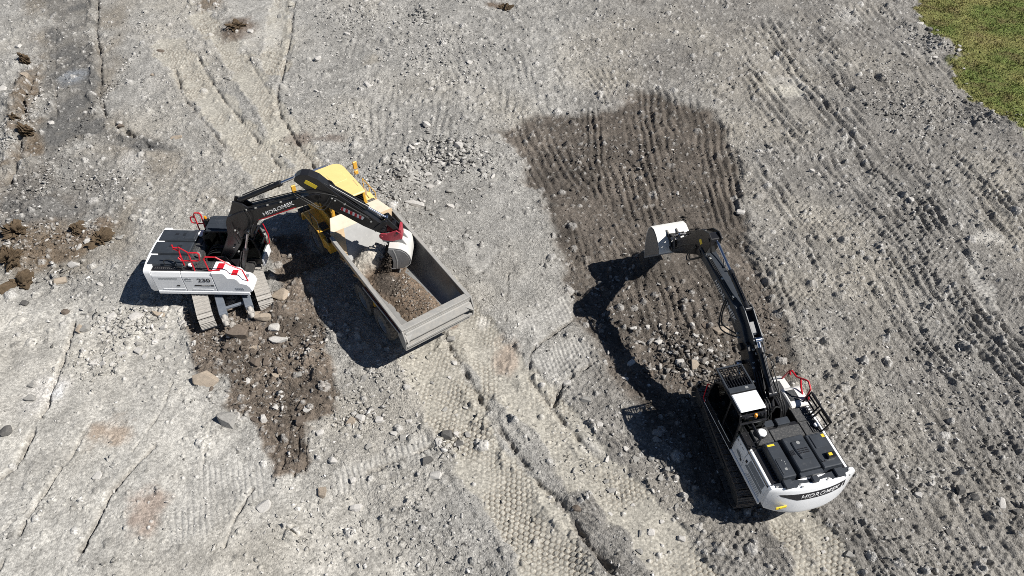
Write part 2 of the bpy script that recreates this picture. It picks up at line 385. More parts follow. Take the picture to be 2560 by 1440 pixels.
STRIPES = [  # quad, direction of the bars in the photo, spacing, height
    (GL([(470, 1170), (650, 1150), (660, 1230), (440, 1290)]), ((560, 1160), (565, 1240)), .19, .022), (GL([(430, 1290), (580, 1250), (600, 1300), (440, 1360)]), ((500, 1260), (506, 1330)), .19, .022),
    (GL([(800, 1180), (1060, 1100), (1080, 1150), (830, 1250)]), ((930, 1150), (942, 1210)), .20, .035),
    (GL([(1330, 900), (1430, 840), (1495, 880), (1400, 975)]), ((1400, 890), (1425, 950)), .17, .032), (GL([(1270, 810), (1430, 720), (1440, 780), (1290, 870)]), ((1340, 770), (1360, 820)), .17, .018),
    (GL([(2415, 640), (2455, 635), (2495, 770), (2450, 775)]), ((2425, 700), (2475, 690)), .20, .03), (GL([(1915, 190), (2000, 195), (2020, 240), (1930, 250)]), ((1960, 200), (1985, 245)), .22, .03),
    (GL([(1160, 600), (1260, 620), (1200, 680), (1180, 700)]), ((1200, 640), (1230, 640)), .18, .02), (GL([(1030, 400), (1130, 470), (1100, 500), (1020, 440)]), ((1060, 440), (1090, 420)), .18, .015), (GL([(560, 0), (720, 0), (700, 120), (600, 130)]), ((620, 50), (690, 60)), .16, .018)]
MOUNDS = [((600, 845), .55, .30), ((720, 780), 1.0, .42), ((650, 800), .5, .30), ((760, 720), .8, .35), ((1612, 660), .9, .62), ((1660, 640), .7, .40), ((2350, 110), .9, .40), ((2290, 70), .6, .3), ((2380, 150), .5, .35), ((1130, 370), .9, .22), ((1000, 440), .7, .2), ((1740, 870), 1.1, .28), ((50, 260), .9, .45), ((60, 560), 1.5, .35), ((40, 640), .9, .3), ((230, 590), .8, .2), ((590, 70), 1.0, .22), ((1060, 30), .8, .25), ((800, 940), .6, .2), ((440, 770), .35, .15), ((65, 330), .6, .4), ((70, 420), .7, .4), ((110, 520), .8, .35), ((2520, 330), 1.2, .35), ((2450, 290), .8, .3), ((480, 850), .5, .18), ((300, 500), .8, .18)]

def mix(c, new, m):
    m = np.clip(m, 0, 1)[..., None]; return c * (1 - m) + np.asarray(new, np.float32) * m

def ground(x, y, colour=True):
    """height and base colour of the bare ground at many places"""
    x = np.asarray(x, float); y = np.asarray(y, float)
    near = np.hypot(x, y - 25) < 75
    wx = x + .45 * fbm(x, y, 1.1, 4, 3); wy = y + .45 * fbm(x, y, 1.1, 4, 9)
    h = .22 * fbm(x, y, 7.0, 3, 1) + .10 * fbm(x, y, 1.8, 3, 2)
    rub = np.clip(.55 + 1.1 * fbm(x, y, 4.0, 3, 6), .1, 1)
    right = sstep(1.0, 5.0, x - (y - 25) * .10 + .6 * fbm(x, y, 3, 2, 8))
    lowleft = polygon(wx, wy, GL([(-200, 720), (480, 760), (520, 960), (640, 1080), (660, 1160), (900, 1240), (1100, 1500), (-300, 1600)]), .8)
    rub = np.clip(rub * (1 - .62 * lowleft) + .35 * right, .05, 1.2)
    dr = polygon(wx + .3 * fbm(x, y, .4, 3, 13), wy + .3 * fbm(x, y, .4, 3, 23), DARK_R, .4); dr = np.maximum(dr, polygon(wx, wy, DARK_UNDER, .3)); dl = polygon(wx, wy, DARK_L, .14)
    tl = polygon(wx, wy, CHURN_TL, .6); bt = polygon(wx, wy, BROWN_TL, .3); gt = polygon(wx, wy, GREY_TL, .3); dg = polygon(wx, wy, DARKGREY_L, .4)
    gr = polygon(x + 1.0 * fbm(x, y, 1.0, 4, 4, .6), y + 1.0 * fbm(x, y, 1.0, 4, 5, .6), GRASS, .15)
    rub = np.clip(rub + .25 * dl + .15 * dr, 0, 1.3) * (1 - gr)
    h = h - .15 * polygon(wx, wy, DARK_R, .2) * sstep(14, 19, y) + dl * .22 * fbm(x, y, .8, 4, 34)
    for (p, r, a) in MOUNDS:
        cx, cy = G(*p); h = h + a * np.exp(-((x - cx) ** 2 + (y - cy) ** 2) / (2 * (r * .6) ** 2)) * (1 + .5 * fbm(x, y, .5, 3, 12))
    # tyre tread imprints
    td = np.zeros(x.shape); joint_shade = np.zeros(x.shape)
    for P, hw in TREAD:
        D, S, A = polyline(x, y, P, hw + .6)
        m = sstep(hw + .12, hw - .12, D + .6 * fbm(x, y, .9, 3, 14))
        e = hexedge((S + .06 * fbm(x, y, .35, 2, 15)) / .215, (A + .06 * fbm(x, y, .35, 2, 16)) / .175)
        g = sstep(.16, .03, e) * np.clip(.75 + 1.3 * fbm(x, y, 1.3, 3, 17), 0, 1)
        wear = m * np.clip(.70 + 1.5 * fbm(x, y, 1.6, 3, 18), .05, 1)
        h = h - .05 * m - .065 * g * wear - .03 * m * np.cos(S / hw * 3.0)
        td = np.maximum(td, m); joint_shade = np.maximum(joint_shade, g * wear)
        b = np.exp(-((D - hw - .18) / .12) ** 2); h = h + .06 * b * np.clip(.5 + 1.5 * fbm(x, y, .6, 3, 19), 0, 1.5)
    rub = rub * (1 - .75 * td)
    rut = np.zeros(x.shape)
    for P, dep, w, bl, br in RUTS:
        D, S, A = polyline(x, y, P, w * 5 + .3)
        D2 = D + .10 * fbm(x, y, .35, 3, 20); S2 = S + .26 * fbm(x, y, .3, 4, 21, .6)
        k = np.clip(.7 + 1.7 * fbm(x, y, .45, 4, 22, .6), 0, 1.5)
        gv = k * np.exp(-(D2 / (.55 * w)) ** 2) * (D < 50); h = h - 1.5 * dep * gv; rut = np.maximum(rut, gv * min(1, dep * 6))
        h = h + k * (br * np.exp(-((S2 - w * 2.0) / w / 1.1) ** 2) + bl * np.exp(-((S2 + w * 2.0) / w / 1.1) ** 2)) * (D < w * 5)
    for P, (a, b), sp, am in COMB:
        m = polygon(wx, wy, P, .5)
        if sp < .41 and am > .1: rub = rub * (1 - .5 * m)
        a, b = np.array(G(*a)), np.array(G(*b)); d = (b - a) / np.hypot(*(b - a))
        u0 = -(x * d[1] - y * d[0]); v = x * d[0] + y * d[1]
        u = u0 + 1.1 * fbm(u0 * .25, v * .25, 1.6, 2, 24) + .20 * fbm(u0, v * .5, .6, 4, 26)
        cut = np.clip((.85 if sp < .41 and am > .1 else .5) + 1.9 * fbm(u0 * 1.0, v * .30, 1.2, 4, 25, .6), 0, 1.25)
        wave = np.abs(np.mod(u / sp + .35 * fbm(u0, v * .1, 1.0, 2, 28), 1.0) - .5) * 2
        h = h + am * m * cut * (wave ** .75 - .6) + .035 * m * np.abs(np.mod(u / .17, 1.0) - .5)
    # short overlapping cleat prints of turning crawler tracks
    for k, ang in enumerate((.35, .95, 1.5, 2.4)):
        m = sstep(.02, .22, fbm(x, y, 2.4, 3, 60 + k)) * np.clip(.25 + right, 0, 1) * (1 - gr) * (1 - .8 * dr) * (1 - td) * (1 - lowleft)
        u = x * math.cos(ang) + y * math.sin(ang) + .10 * fbm(x, y, .6, 3, 64 + k)
        h = h + .055 * m * (np.abs(np.mod(u / .21, 1.0) - .5) * 2) ** 1.5 * np.clip(.6 + 1.5 * fbm(x, y, .5, 3, 70), 0, 1)
    st = np.zeros(x.shape)
    for P, (a, b), sp, am in STRIPES:
        m = polygon(wx, wy, P, .15) * np.clip(.7 + 1.1 * fbm(x, y, .7, 3, 27), 0, 1)
        a, b = np.array(G(*a)), np.array(G(*b)); d = (b - a) / np.hypot(*(b - a))
        u = -(x * d[1] - y * d[0]) + .06 * fbm(x, y, .5, 2, 28)
        w = np.mod(u / sp, 1.0); h = h - am * 1.5 * m * sstep(.30, .0, np.abs(w - .5)); st = np.maximum(st, m)
    rub = rub * (1 - .8 * st)
    # rubble: clods and stones of several sizes standing out of the ground
    col = None; pale = np.zeros(x.shape); dark = np.zeros(x.shape)
    for s, seed, amp, keep in ((.62, 1, .20, .62), (.34, 2, .17, .55), (.20, 3, .11, .42), (.12, 4, .07, .35)):
        D, a, b, c = cells(x + .03 * fbm(x, y, .15, 2, 30), y, s, seed)
        r = .18 + .30 * a * a
        on = (c < keep * np.clip(rub, 0, 1)) & (gr < .5)
        dome = np.where(on, np.clip(1 - D / r, 0, 1), 0)
        h = h + amp * (.3 + b) * r * 2 * np.minimum(dome * 2.0, .55 + .45 * dome) * np.where(dome > 0, 1, 0)
        t = sstep(0.02, .18, dome)
        pale = np.where(t > .5, np.where(b > .62, (b - .62) * 2.6, 0), pale); dark = np.where(t > .5, np.where(b < .25, (.25 - b) * 2.5, 0), dark)
    h = h + (.03 + .05 * rub) * fbm(x, y, .5, 5, 32, .62) * (1 - .6 * gr)
    h = h + .05 * gr * fbm(x, y, .6, 4, 33) + .05 * gr
    h = np.where(near, h, .4 * fbm(x, y, 9.0, 3, 1))
    if not colour: return h
    n1 = fbm(x, y, 5.0, 4, 40); n2 = fbm(x, y, .7, 5, 41, .65); n3 = fbm(x, y, 1.8, 4, 42)
    base = np.array((.305, .296, .276), np.float32)
    col = np.ones(x.shape + (3,), np.float32) * base
    col = mix(col, (.205, .194, .178), right * (.8 + .5 * n3))
    col = mix(col, (.445, .43, .394), lowleft * (.65 + .5 * n3))
    col = mix(col, (.30, .275, .23), np.clip(n1 * .9, 0, .5)); col = mix(col, (.235, .215, .185), tl * np.clip(.7 + 1.4 * n3, 0, 1))
    col = col * (1 + .30 * n2 + .18 * n1)[..., None]
    col = mix(col, (.37, .35, .302), .8 * td); col = mix(col, (.15, .125, .10), .72 * joint_shade)  # narrow shade of the tread grooves put into the joint colour
    col = mix(col, (.41, .40, .375), .5 * st); col = mix(col, (.17, .15, .13), .5 * rut)
    soil = np.array((.112, .096, .081), np.float32)
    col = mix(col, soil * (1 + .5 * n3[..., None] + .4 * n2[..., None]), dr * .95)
    col = mix(col, np.array((.142, .114, .090), np.float32) * (1 + .5 * n3[..., None] + .45 * n2[..., None]), dl * .93)
    col = mix(col, (.155, .122, .09), bt * np.clip(.65 + 1.8 * n3, 0, 1)); col = mix(col, (.135, .132, .126), gt * np.clip(.62 + 1.5 * n3 + .5 * n2, 0, 1)); col = mix(col, (.155, .15, .142), dg * np.clip(.75 + n3, 0, 1))
    for (p, rx, ry, c) in BLOTCH:
        cx, cy = G(*p)
        m = sstep(1.25, .35, np.hypot((wx - cx) / rx, (wy - cy) / ry / 1.3) + .5 * n2)
        col = mix(col, c, m * .8)
    col = mix(col, (.50, .485, .46), np.clip(pale, 0, .8) * (1 - .35 * np.maximum(dr, dl)))
    col = mix(col, (.13, .125, .115), np.clip(dark, 0, .6))
    gcol = mix(np.ones(x.shape + (3,), np.float32) * np.array((.140, .176, .052), np.float32), (.235, .225, .085), np.clip(.25 + 1.7 * fbm(x, y, 2.2, 4, 44), 0, 1))
    gcol = mix(gcol, (.15, .12, .06), np.clip(1.6 * fbm(x, y, .9, 4, 45) - .1, 0, .7))
    col = mix(col, gcol, gr)
    return h, np.clip(col, .01, .9), gr, np.clip(np.maximum(np.maximum(td, st), .75 * lowleft), 0, 1)

def axis_steps(lo, hi, n, far, k=14):
    """n dense steps from lo to hi, then k growing steps out to far on each side"""
    d = np.linspace(lo, hi, n); st = (hi - lo) / (n - 1)
    g = np.geomspace(st * 2, far, k); g = np.cumsum(g) * far / np.cumsum(g)[-1]
    return np.concatenate([lo - g[::-1], d, hi + g])

def build_ground():
    # rows follow the depth: the dense part spans the work site, coarse rows run on to the horizon
    n = 830
    t = np.linspace(0, 1, n); near, far = 8.2, 62.0
    a = 1.0 / (near + 16.0); b = 1.0 / (far + 16.0)
    ys = 1.0 / (a + (b - a) * t) - 16.0
    g = np.cumsum(np.geomspace(.3, 120, 16)); ys = np.concatenate([near - g[::-1], ys, far + g])
    us = axis_steps(-1.0, 1.0, 1120, 14.0, 16)
    hw = np.clip(16.9 + (ys - 8.2) * .56, 15.0, 50.0)
    X = us[None, :] * hw[:, None]; Y = np.repeat(ys[:, None], len(us), 1)
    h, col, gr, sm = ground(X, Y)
    nr, nc = X.shape
    me = bpy.data.meshes.new('ground')
    co = np.stack([X, Y, h], -1).reshape(-1, 3).astype(np.float32)
    i = np.arange(nr * nc).reshape(nr, nc)
    q = np.stack([i[:-1, :-1], i[:-1, 1:], i[1:, 1:], i[1:, :-1]], -1).reshape(-1, 4).astype(np.int32)
    me.vertices.add(len(co)); me.vertices.foreach_set('co', co.ravel())
    me.loops.add(q.size); me.loops.foreach_set('vertex_index', q.ravel())
    me.polygons.add(len(q)); me.polygons.foreach_set('loop_start', np.arange(0, q.size, 4, dtype=np.int32))
    me.update(calc_edges=True)
    at = me.attributes.new('ground_col', 'FLOAT_COLOR', 'POINT')
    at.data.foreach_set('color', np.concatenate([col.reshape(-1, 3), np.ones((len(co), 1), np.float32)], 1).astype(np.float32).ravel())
    ga = me.attributes.new('roughness_of_soil', 'FLOAT', 'POINT'); ga.data.foreach_set('value', (1 - .72 * sm).astype(np.float32).ravel())
    m, N, L, P = _nodes('ground_gravel')
    A = N.new('ShaderNodeAttribute'); A.attribute_name = 'ground_col'
    tc = N.new('ShaderNodeTexCoord')
    vo = N.new('ShaderNodeTexVoronoi'); vo.inputs['Scale'].default_value = 16; vo.inputs['Randomness'].default_value = 1
    no = N.new('ShaderNodeTexNoise'); no.inputs['Scale'].default_value = 9; no.inputs['Detail'].default_value = 10; no.inputs['Roughness'].default_value = .72
    for q_ in (vo, no): L.new(tc.outputs['Object'], q_.inputs['Vector'])
    sp = N.new('ShaderNodeSeparateColor'); L.new(vo.outputs['Color'], sp.inputs[0])
    m1 = N.new('ShaderNodeMapRange'); m1.inputs[3].default_value = .72; m1.inputs[4].default_value = 1.25; L.new(sp.outputs[0], m1.inputs[0])
    m2 = N.new('ShaderNodeMapRange'); m2.inputs[1].default_value = .3; m2.inputs[2].default_value = .7; m2.inputs[3].default_value = .72; m2.inputs[4].default_value = 1.28; L.new(no.outputs[0], m2.inputs[0])
    mm = N.new('ShaderNodeMath'); mm.operation = 'MULTIPLY'; L.new(m1.outputs[0], mm.inputs[0]); L.new(m2.outputs[0], mm.inputs[1])
    sc = N.new('ShaderNodeVectorMath'); sc.operation = 'SCALE'; L.new(A.outputs['Color'], sc.inputs[0]); L.new(mm.outputs[0], sc.inputs['Scale'])
    L.new(sc.outputs[0], P.inputs['Base Color'])
    P.inputs['Roughness'].default_value = .95; P.inputs['Specular IOR Level'].default_value = .12
    ad = N.new('ShaderNodeMath'); ad.operation = 'MULTIPLY_ADD'; ad.inputs[1].default_value = -.45
    L.new(vo.outputs['Distance'], ad.inputs[0]); L.new(no.outputs[0], ad.inputs[2])
    bp = N.new('ShaderNodeBump'); bp.inputs['Distance'].default_value = .065
    B = N.new('ShaderNodeAttribute'); B.attribute_name = 'roughness_of_soil'; L.new(B.outputs['Fac'], bp.inputs['Strength'])
    L.new(ad.outputs[0], bp.inputs['Height']); L.new(bp.outputs[0], P.inputs['Normal'])
    me.materials.append(m)
    o = bpy.data.objects.new('ground', me); COL.objects.link(o); o['kind'] = 'structure'
    return o
build_ground()

# ------------------------------------------------------------------ excavators
def shoe_mesh(w, pitch, m):
    b = MB()
    h = pitch * 0.44
    b.box(-w / 2, w / 2, -h, h, -0.012, 0.014)
    for y, t, z in ((-h + .012, .012, .034), (-0.002, .010, .030), (h - .02, .012, .034)):
        b.prism([(y - t, .012), (y + t, .012), (y + t * .5, z), (y - t * .5, z)], -w / 2, w / 2)
    for x in (-w * .18, w * .18): b.box(x - .03, x + .03, -h * .62, -h * .36, .012, .0185)
    return b.mesh('shoe', m)

def undercarriage(root, rot, off, gauge, half, sw, r, npad, m, label_front=None):
    U = Matrix.Translation((off[0], off[1], 0)) @ Matrix.Rotation(rot, 4, 'Z')
    peri = 4 * half + 2 * math.pi * r
    pitch = peri / npad
    me = shoe_mesh(sw, pitch, m)
    for sx in (-1, 1):
        x = sx * gauge / 2
        b = MB(U)
        b.box(x - .19, x + .19, -half * .86, half * .80, .26, r + .22)
        b.box(x - sx * .02 - .24, x - sx * .02 + .24, -half * .5, half * .5, .36, .52)
        for y, rr in ((half, r - .10), (-half, r - .08)): b.cyl((x - .2, y, r + .03), (x + .2, y, r + .03), rr, 20)
        for k in range(8): b.cyl((x - .17, half * (-.74 + k * .205), .2), (x + .17, half * (-.74 + k * .205), .2), .12, 10)
        path = []
        for i in range(13): path.append((half + (r - .05) * math.sin(math.pi * i / 12), r + .03 + (r - .05) * math.cos(math.pi * i / 12)))
        for i in range(13): path.append((-half - (r - .05) * math.sin(math.pi * i / 12), r + .03 - (r - .05) * math.cos(math.pi * i / 12)))
        path.append(path[0])
        for a in (-.1, .1): b.strip(path, x + a - .035, x + a + .035, -.07)
        tr = b.build('track', UNDER, root)
        for k in range(npad):
            d = k * pitch
            if d < 2 * half: y, z, a = -half + d, 2 * r + .03, 0.0
            elif d < 2 * half + math.pi * r:
                t = (d - 2 * half) / r; y, z, a = half + r * math.sin(t), r + .03 + r * math.cos(t), -t
            elif d < 4 * half + math.pi * r: y, z, a = half - (d - 2 * half - math.pi * r), .03, math.pi
            else:
                t = (d - 4 * half - math.pi * r) / r; y, z, a = -half - r * math.sin(t), r + .03 - r * math.cos(t), math.pi - t
            sh = bpy.data.objects.new('shoe', me); COL.objects.link(sh); sh.parent = tr
            sh.matrix_local = U @ Matrix.Translation((x, y, z)) @ Matrix.Rotation(a, 4, 'X')
    b = MB(U)
    b.box(-.75, .75, -.75, .75, .48, .86)
    for sx in (-1, 1):
        for sy in (-1, 1): b.prism([(sx * .5, sy * .45), (sx * .5, sy * .8), (sx * (gauge / 2 - .1), sy * half * .62), (sx * (gauge / 2 - .1), sy * half * .35)], .42, .72, 'z')
    b.cyl((0, 0, .8), (0, 0, 1.08), .72, 28)
    b.build('car_body', UNDER, root, .02)
    return U

def hydraulic(name, root, a, b, frac, rb, rr, x, rod_mat=CHROME, pipe=True):
    """barrel from a towards b (machine plane y,z), chrome rod on to b"""
    A, B = Vector((x, *a)), Vector((x, *b)); d = (B - A).normalized(); Lg = (B - A).length; C = A + d * Lg * frac
    m = MB(); m.cyl(A, C, rb, 16); m.cyl(C - d * .14, C + d * .03, rb * 1.18, 16); m.cyl(A + d * .02, A + d * .12, rb * 1.12, 16)
    m.cyl(A - Vector((rb * 1.1, 0, 0)), A + Vector((rb * 1.1, 0, 0)), rb * .95, 12)
    if pipe:
        up = Vector((0, -d.z, d.y)); up = up if up.z > 0 else -up
        m.tube([A + d * .25 + up * (rb + .05), A + d * (Lg * frac - .2) + up * (rb + .05), A + d * (Lg * frac - .1) + up * rb * .6], .022, 6)
        for q in (.35, .75): m.cyl(A + d * Lg * frac * q, A + d * (Lg * frac * q + .05), rb * 1.1, 12)
    o = m.build(name, BLACK, root, 0, True)
    r = MB(); r.cyl(C - d * .02, B, rr, 14); r.cyl(B - Vector((rb * .9, 0, 0)), B + Vector((rb * .9, 0, 0)), rb * .85, 12)
    r.build('rod', rod_mat, o, 0, True)
    return o

def hoses(name, root, paths, r=.02, m=None, smooth=2):
    b = MB()
    for p in paths: b.tube(p, r, 6, smooth)
    return b.build(name, m or HOSE, root, 0, True)

def fittings(root, pts, s=.035):
    b = MB()
    for p in pts: b.box(p[0] - s, p[0] + s, p[1] - s, p[1] + s, p[2] - s * .7, p[2] + s * .7)
    return b.build('hose_clamp', FITTING, root, .008)

def rail(root, lines, r=.03, m=None, name='handrail', extra=None):
    b = MB()
    for p in lines: b.tube(p, r, 7)
    if extra: extra(b)
    return b.build(name, m or RED, root, 0, True)

def slots(root, rects, z, m, name='vent', depth=.03):
    b = MB()
    for x0, x1, y0, y1 in rects: b.box(x0, x1, y0, y1, z - depth, z + .004)
    return b.build(name, m, root)

def rear_arc(W, T, c=.46):
    return lambda x: -T + c * (abs(x) / W) ** 2.5

def counterweight(root, W, T, zf, zt, y0, bev, band, curve=.46, slope=.30):
    f = rear_arc(W, T, curve)
    xs = [W * (-1 + 2 * i / 16) for i in range(17)]
    plan = [(x, f(x)) for x in xs] + [(W, y0), (-W, y0)]
    n = len(plan)
    b = MB()
    # bottom chamfer ring, main wall, top bevel ring
    sl = lambda z: slope * max(0, z - zf - .2)
    rings = [(.93, zf - .02, .04), (1.0, zf + .2, 0), (1.0, zt - .16, sl(zt - .16)), (.99, zt - .06, sl(zt - .06) + .01), (.95, zt, sl(zt) + .06)]
    vs = []
    for sc, z, dy in rings:
        for i, (x, y) in enumerate(plan): vs.append((x * sc, y + (dy * (1 - abs(x / W) ** 3) if i < 17 else 0), z))
    fs = [(k * n + i, k * n + (i + 1) % n, (k + 1) * n + (i + 1) % n, (k + 1) * n + i) for k in range(len(rings) - 1) for i in range(n)]
    fs += [tuple(range(n))[::-1], tuple(range((len(rings) - 1) * n, len(rings) * n))]
    b.add(vs, fs)
    cw = b.build('counterweight', WHITE, root, 0, True)
    if band:
        zc, x0, x1, hb = band
        s = MB(); k = 24; vs = []; fs = []
        for i in range(k + 1):
            x = x0 + (x1 - x0) * i / k
            lo, hi = zc - hb, zc + hb
            if i < 6: lo = hi - .05 - (hi - zc + hb - .05) * (i / 6)
            for y, z in ((f(x) - .006, lo), (f(x) - .006, hi), (f(x) + .03, hi), (f(x) + .03, lo)): vs.append((x, y + sl(z) * (1 - abs(x / W) ** 3), z))
        for i in range(k): fs += [(i * 4 + j, i * 4 + (j + 1) % 4, i * 4 + 4 + (j + 1) % 4, i * 4 + 4 + j) for j in range(4)]
        fs += [(0, 1, 2, 3), tuple(k * 4 + j for j in range(4))]
        s.add(vs, fs); s.build('stripe', TEXTDARK, cw)
        lettering('HIDROMEK', .215, lambda u, v, w: ((x0 + x1) / 2 + .22 + u, f((x0 + x1) / 2 + .22 + u) - .009 - w + sl(zc - .08 + v) * (1 - abs(((x0 + x1) / 2 + .22 + u) / W) ** 3), zc - .08 + v), TEXTLIGHT, cw, shear=.25, bold=.015, wide=1.25)
    return cw

def cab(root, x0, x1, yb, yf, zf, zt, roofm, dark_glass, ribs=False):
    """frame of pillars, roof, panes, seat"""
    prof = [(yb, zf), (yb - .05, zf + .55), (yb - .02, zt - .35), (yb + .1, zt - .03), (yb + .3, zt), (yf - .55, zt), (yf - .12, zt - .45), (yf, zf + .75), (yf, zf)]
    t = .075
    b = MB()
    for x in (x0, x1 - t):
        def bar(p, q, w=.05, x=x): b.strip([p, q], x, x + t, w)
        for p, q in zip(prof, prof[1:]): bar(p, q, -.07)
        bar((yb + .78, zf), (yb + .78, zt - .02), .07)
        b.box(x, x + t, yb, yf, zf - .02, zf + .28)
    for p in (prof[0], prof[2], prof[6], prof[7]): b.box(x0, x1, p[0] - .03, p[0] + .04, p[1] - .03, p[1] + .04)
    b.box(x0, x1, yb + .02, yf - .02, zf - .03, zf + .02)
    c = b.build('cab', BLACK, root, .012)
    r = MB()
    r.box(x0 - .01, x1 + .01, yb + .22, yf - .5, zt - .02, zt + .05)
    ro = r.build('roof', BLACK if not ribs else HOODGREY, c, .02)
    if ribs:
        for k in range(5):
            q = MB(); xx = x0 + .1 + (x1 - x0 - .2) * (k + .5) / 5
            q.box(xx - .09, xx + .075, yb + .2, yb + 1.05, zt + .045, zt + .085); q.build('roof_panel', HOODGREY, c, .015)
    else:
        q = MB(); q.box(x0 + .03, x1 - .03, yb + .16, yb + .88, zt + .045, zt + .10); q.build('roof_hatch', WHITE, c, .025)
    g = MB()
    for x in (x0 + .025, x1 - .045):
        g.prism([(yb + .02, zf + .3), (yb + .02, zt - .35), (yb + .3, zt - .08), (yb + .76, zt - .08), (yb + .76, zf + .3)], x, x + .012)
        g.prism([(yb + .87, zf + .3), (yb + .87, zt - .08), (yf - .6, zt - .08), (yf - .19, zt - .45), (yf - .08, zf + .75), (yf - .08, zf + .3)], x, x + .012)
    g.build('side_window', GLASSDARK if dark_glass else GLASSGREEN, c)
    g = MB(); g.strip([(yf - .02, zf + .25), (yf - .03, zf + .75), (yf - .14, zt - .45), (yf - .52, zt - .03)], x0 + .08, x1 - .08, .012); g.build('windshield', GLASSGREEN, c)
    g = MB(); g.strip([(yb - .03, zf + .55), (yb - .0, zt - .35), (yb + .1, zt - .06)], x0 + .08, x1 - .08, -.012); g.build('rear_window', GLASSGREEN, c)
    s = MB(); xm = (x0 + x1) / 2
    s.box(xm - .25, xm + .25, yb + .5, yb + 1.0, zf + .42, zf + .58); s.box(xm - .25, xm + .25, yb + .4, yb + .54, zf + .5, zf + 1.15); s.box(xm - .13, xm + .13, yb + .38, yb + .48, zf + 1.15, zf + 1.38)
    s.build('seat', SEAT, c, .04)
    s = MB(); s.box(x0 + .1, xm - .27, yb + .45, yb + 1.15, zf, zf + .7); s.box(xm + .27, x1 - .1, yb + .4, yb + 1.2, zf, zf + .72); s.box(x1 - .3, x1 - .1, yf - .6, yf - .35, zf + .7, zf + .95)
    s.box(x0 + .08, x1 - .08, yb + .05, yb + .38, zf, zf + .75)
    s.build('console', INTERIOR, c, .02)
    return c

def beacon(root, p):
    b = MB(); b.cyl(p, (p[0], p[1], p[2] + .05), .06, 12); o = b.build('beacon', BLACK, root)
    b = MB(); b.lathe([(.055, 0), (.06, .06), (.045, .11), (.0, .13)], (p[0], p[1], p[2] + .05), (0, 0, 1), 12); b.build('lens', AMBER, o, 0, True)

def fuel_cap(root, x, y, z, r=.16):
    b = MB(); b.cyl((x, y, z), (x, y, z + .1), r * 1.1, 20); o = b.build('filler_neck', BLACK, root)
    b = MB(); b.lathe([(0, .17), (r * .8, .165), (r, .14), (r, .09)], (x, y, z), (0, 0, 1), 24); b.build('filler_cap', WHITE, o, 0, True)

def bucket(root, name, plate, shell, w, m, shellm, inm, ears, tilt=0, piv=None, lip=True):
    """side plates, curved shell, lip, hinge ears; profile points in the machine plane (y, z)"""
    M = None
    if tilt: M = Matrix.Translation(piv) @ Matrix.Rotation(tilt, 4, 'Y') @ Matrix.Translation(-Vector(piv))
    b = MB(M); b.strip(shell, -w, w, .035); o = b.build(name, shellm, root, 0, True)
    for sx in (-1, 1):
        p = MB(M); p.prism(plate, sx * w - .02, sx * w + .02); p.build('side_plate', m, o, .006)
    i = MB(M)
    cy = sum(p[0] for p in shell) / len(shell); cz = sum(p[1] for p in shell) / len(shell)
    inner = [(cy + (p[0] - cy) * .955, cz + (p[1] - cz) * .955) for p in shell]
    i.strip(inner, -w + .022, w - .022, -.006); i.build('bucket_lining', inm, o, 0, True)
    e = MB(M)
    for x in (-.21, .21): e.prism(ears, x - .03, x + .03)
    e.build('bucket_ear', m, o, .01)
    if lip:
        l = MB(M); a, c = Vector(shell[-1]), Vector(shell[-2]); d = (a - c).normalized()
        l.strip([tuple(a - d * .12), tuple(a + d * .07)], -w - .03, w + .03, -.045); l.build('cutting_edge', inm, o, .008)
    return o

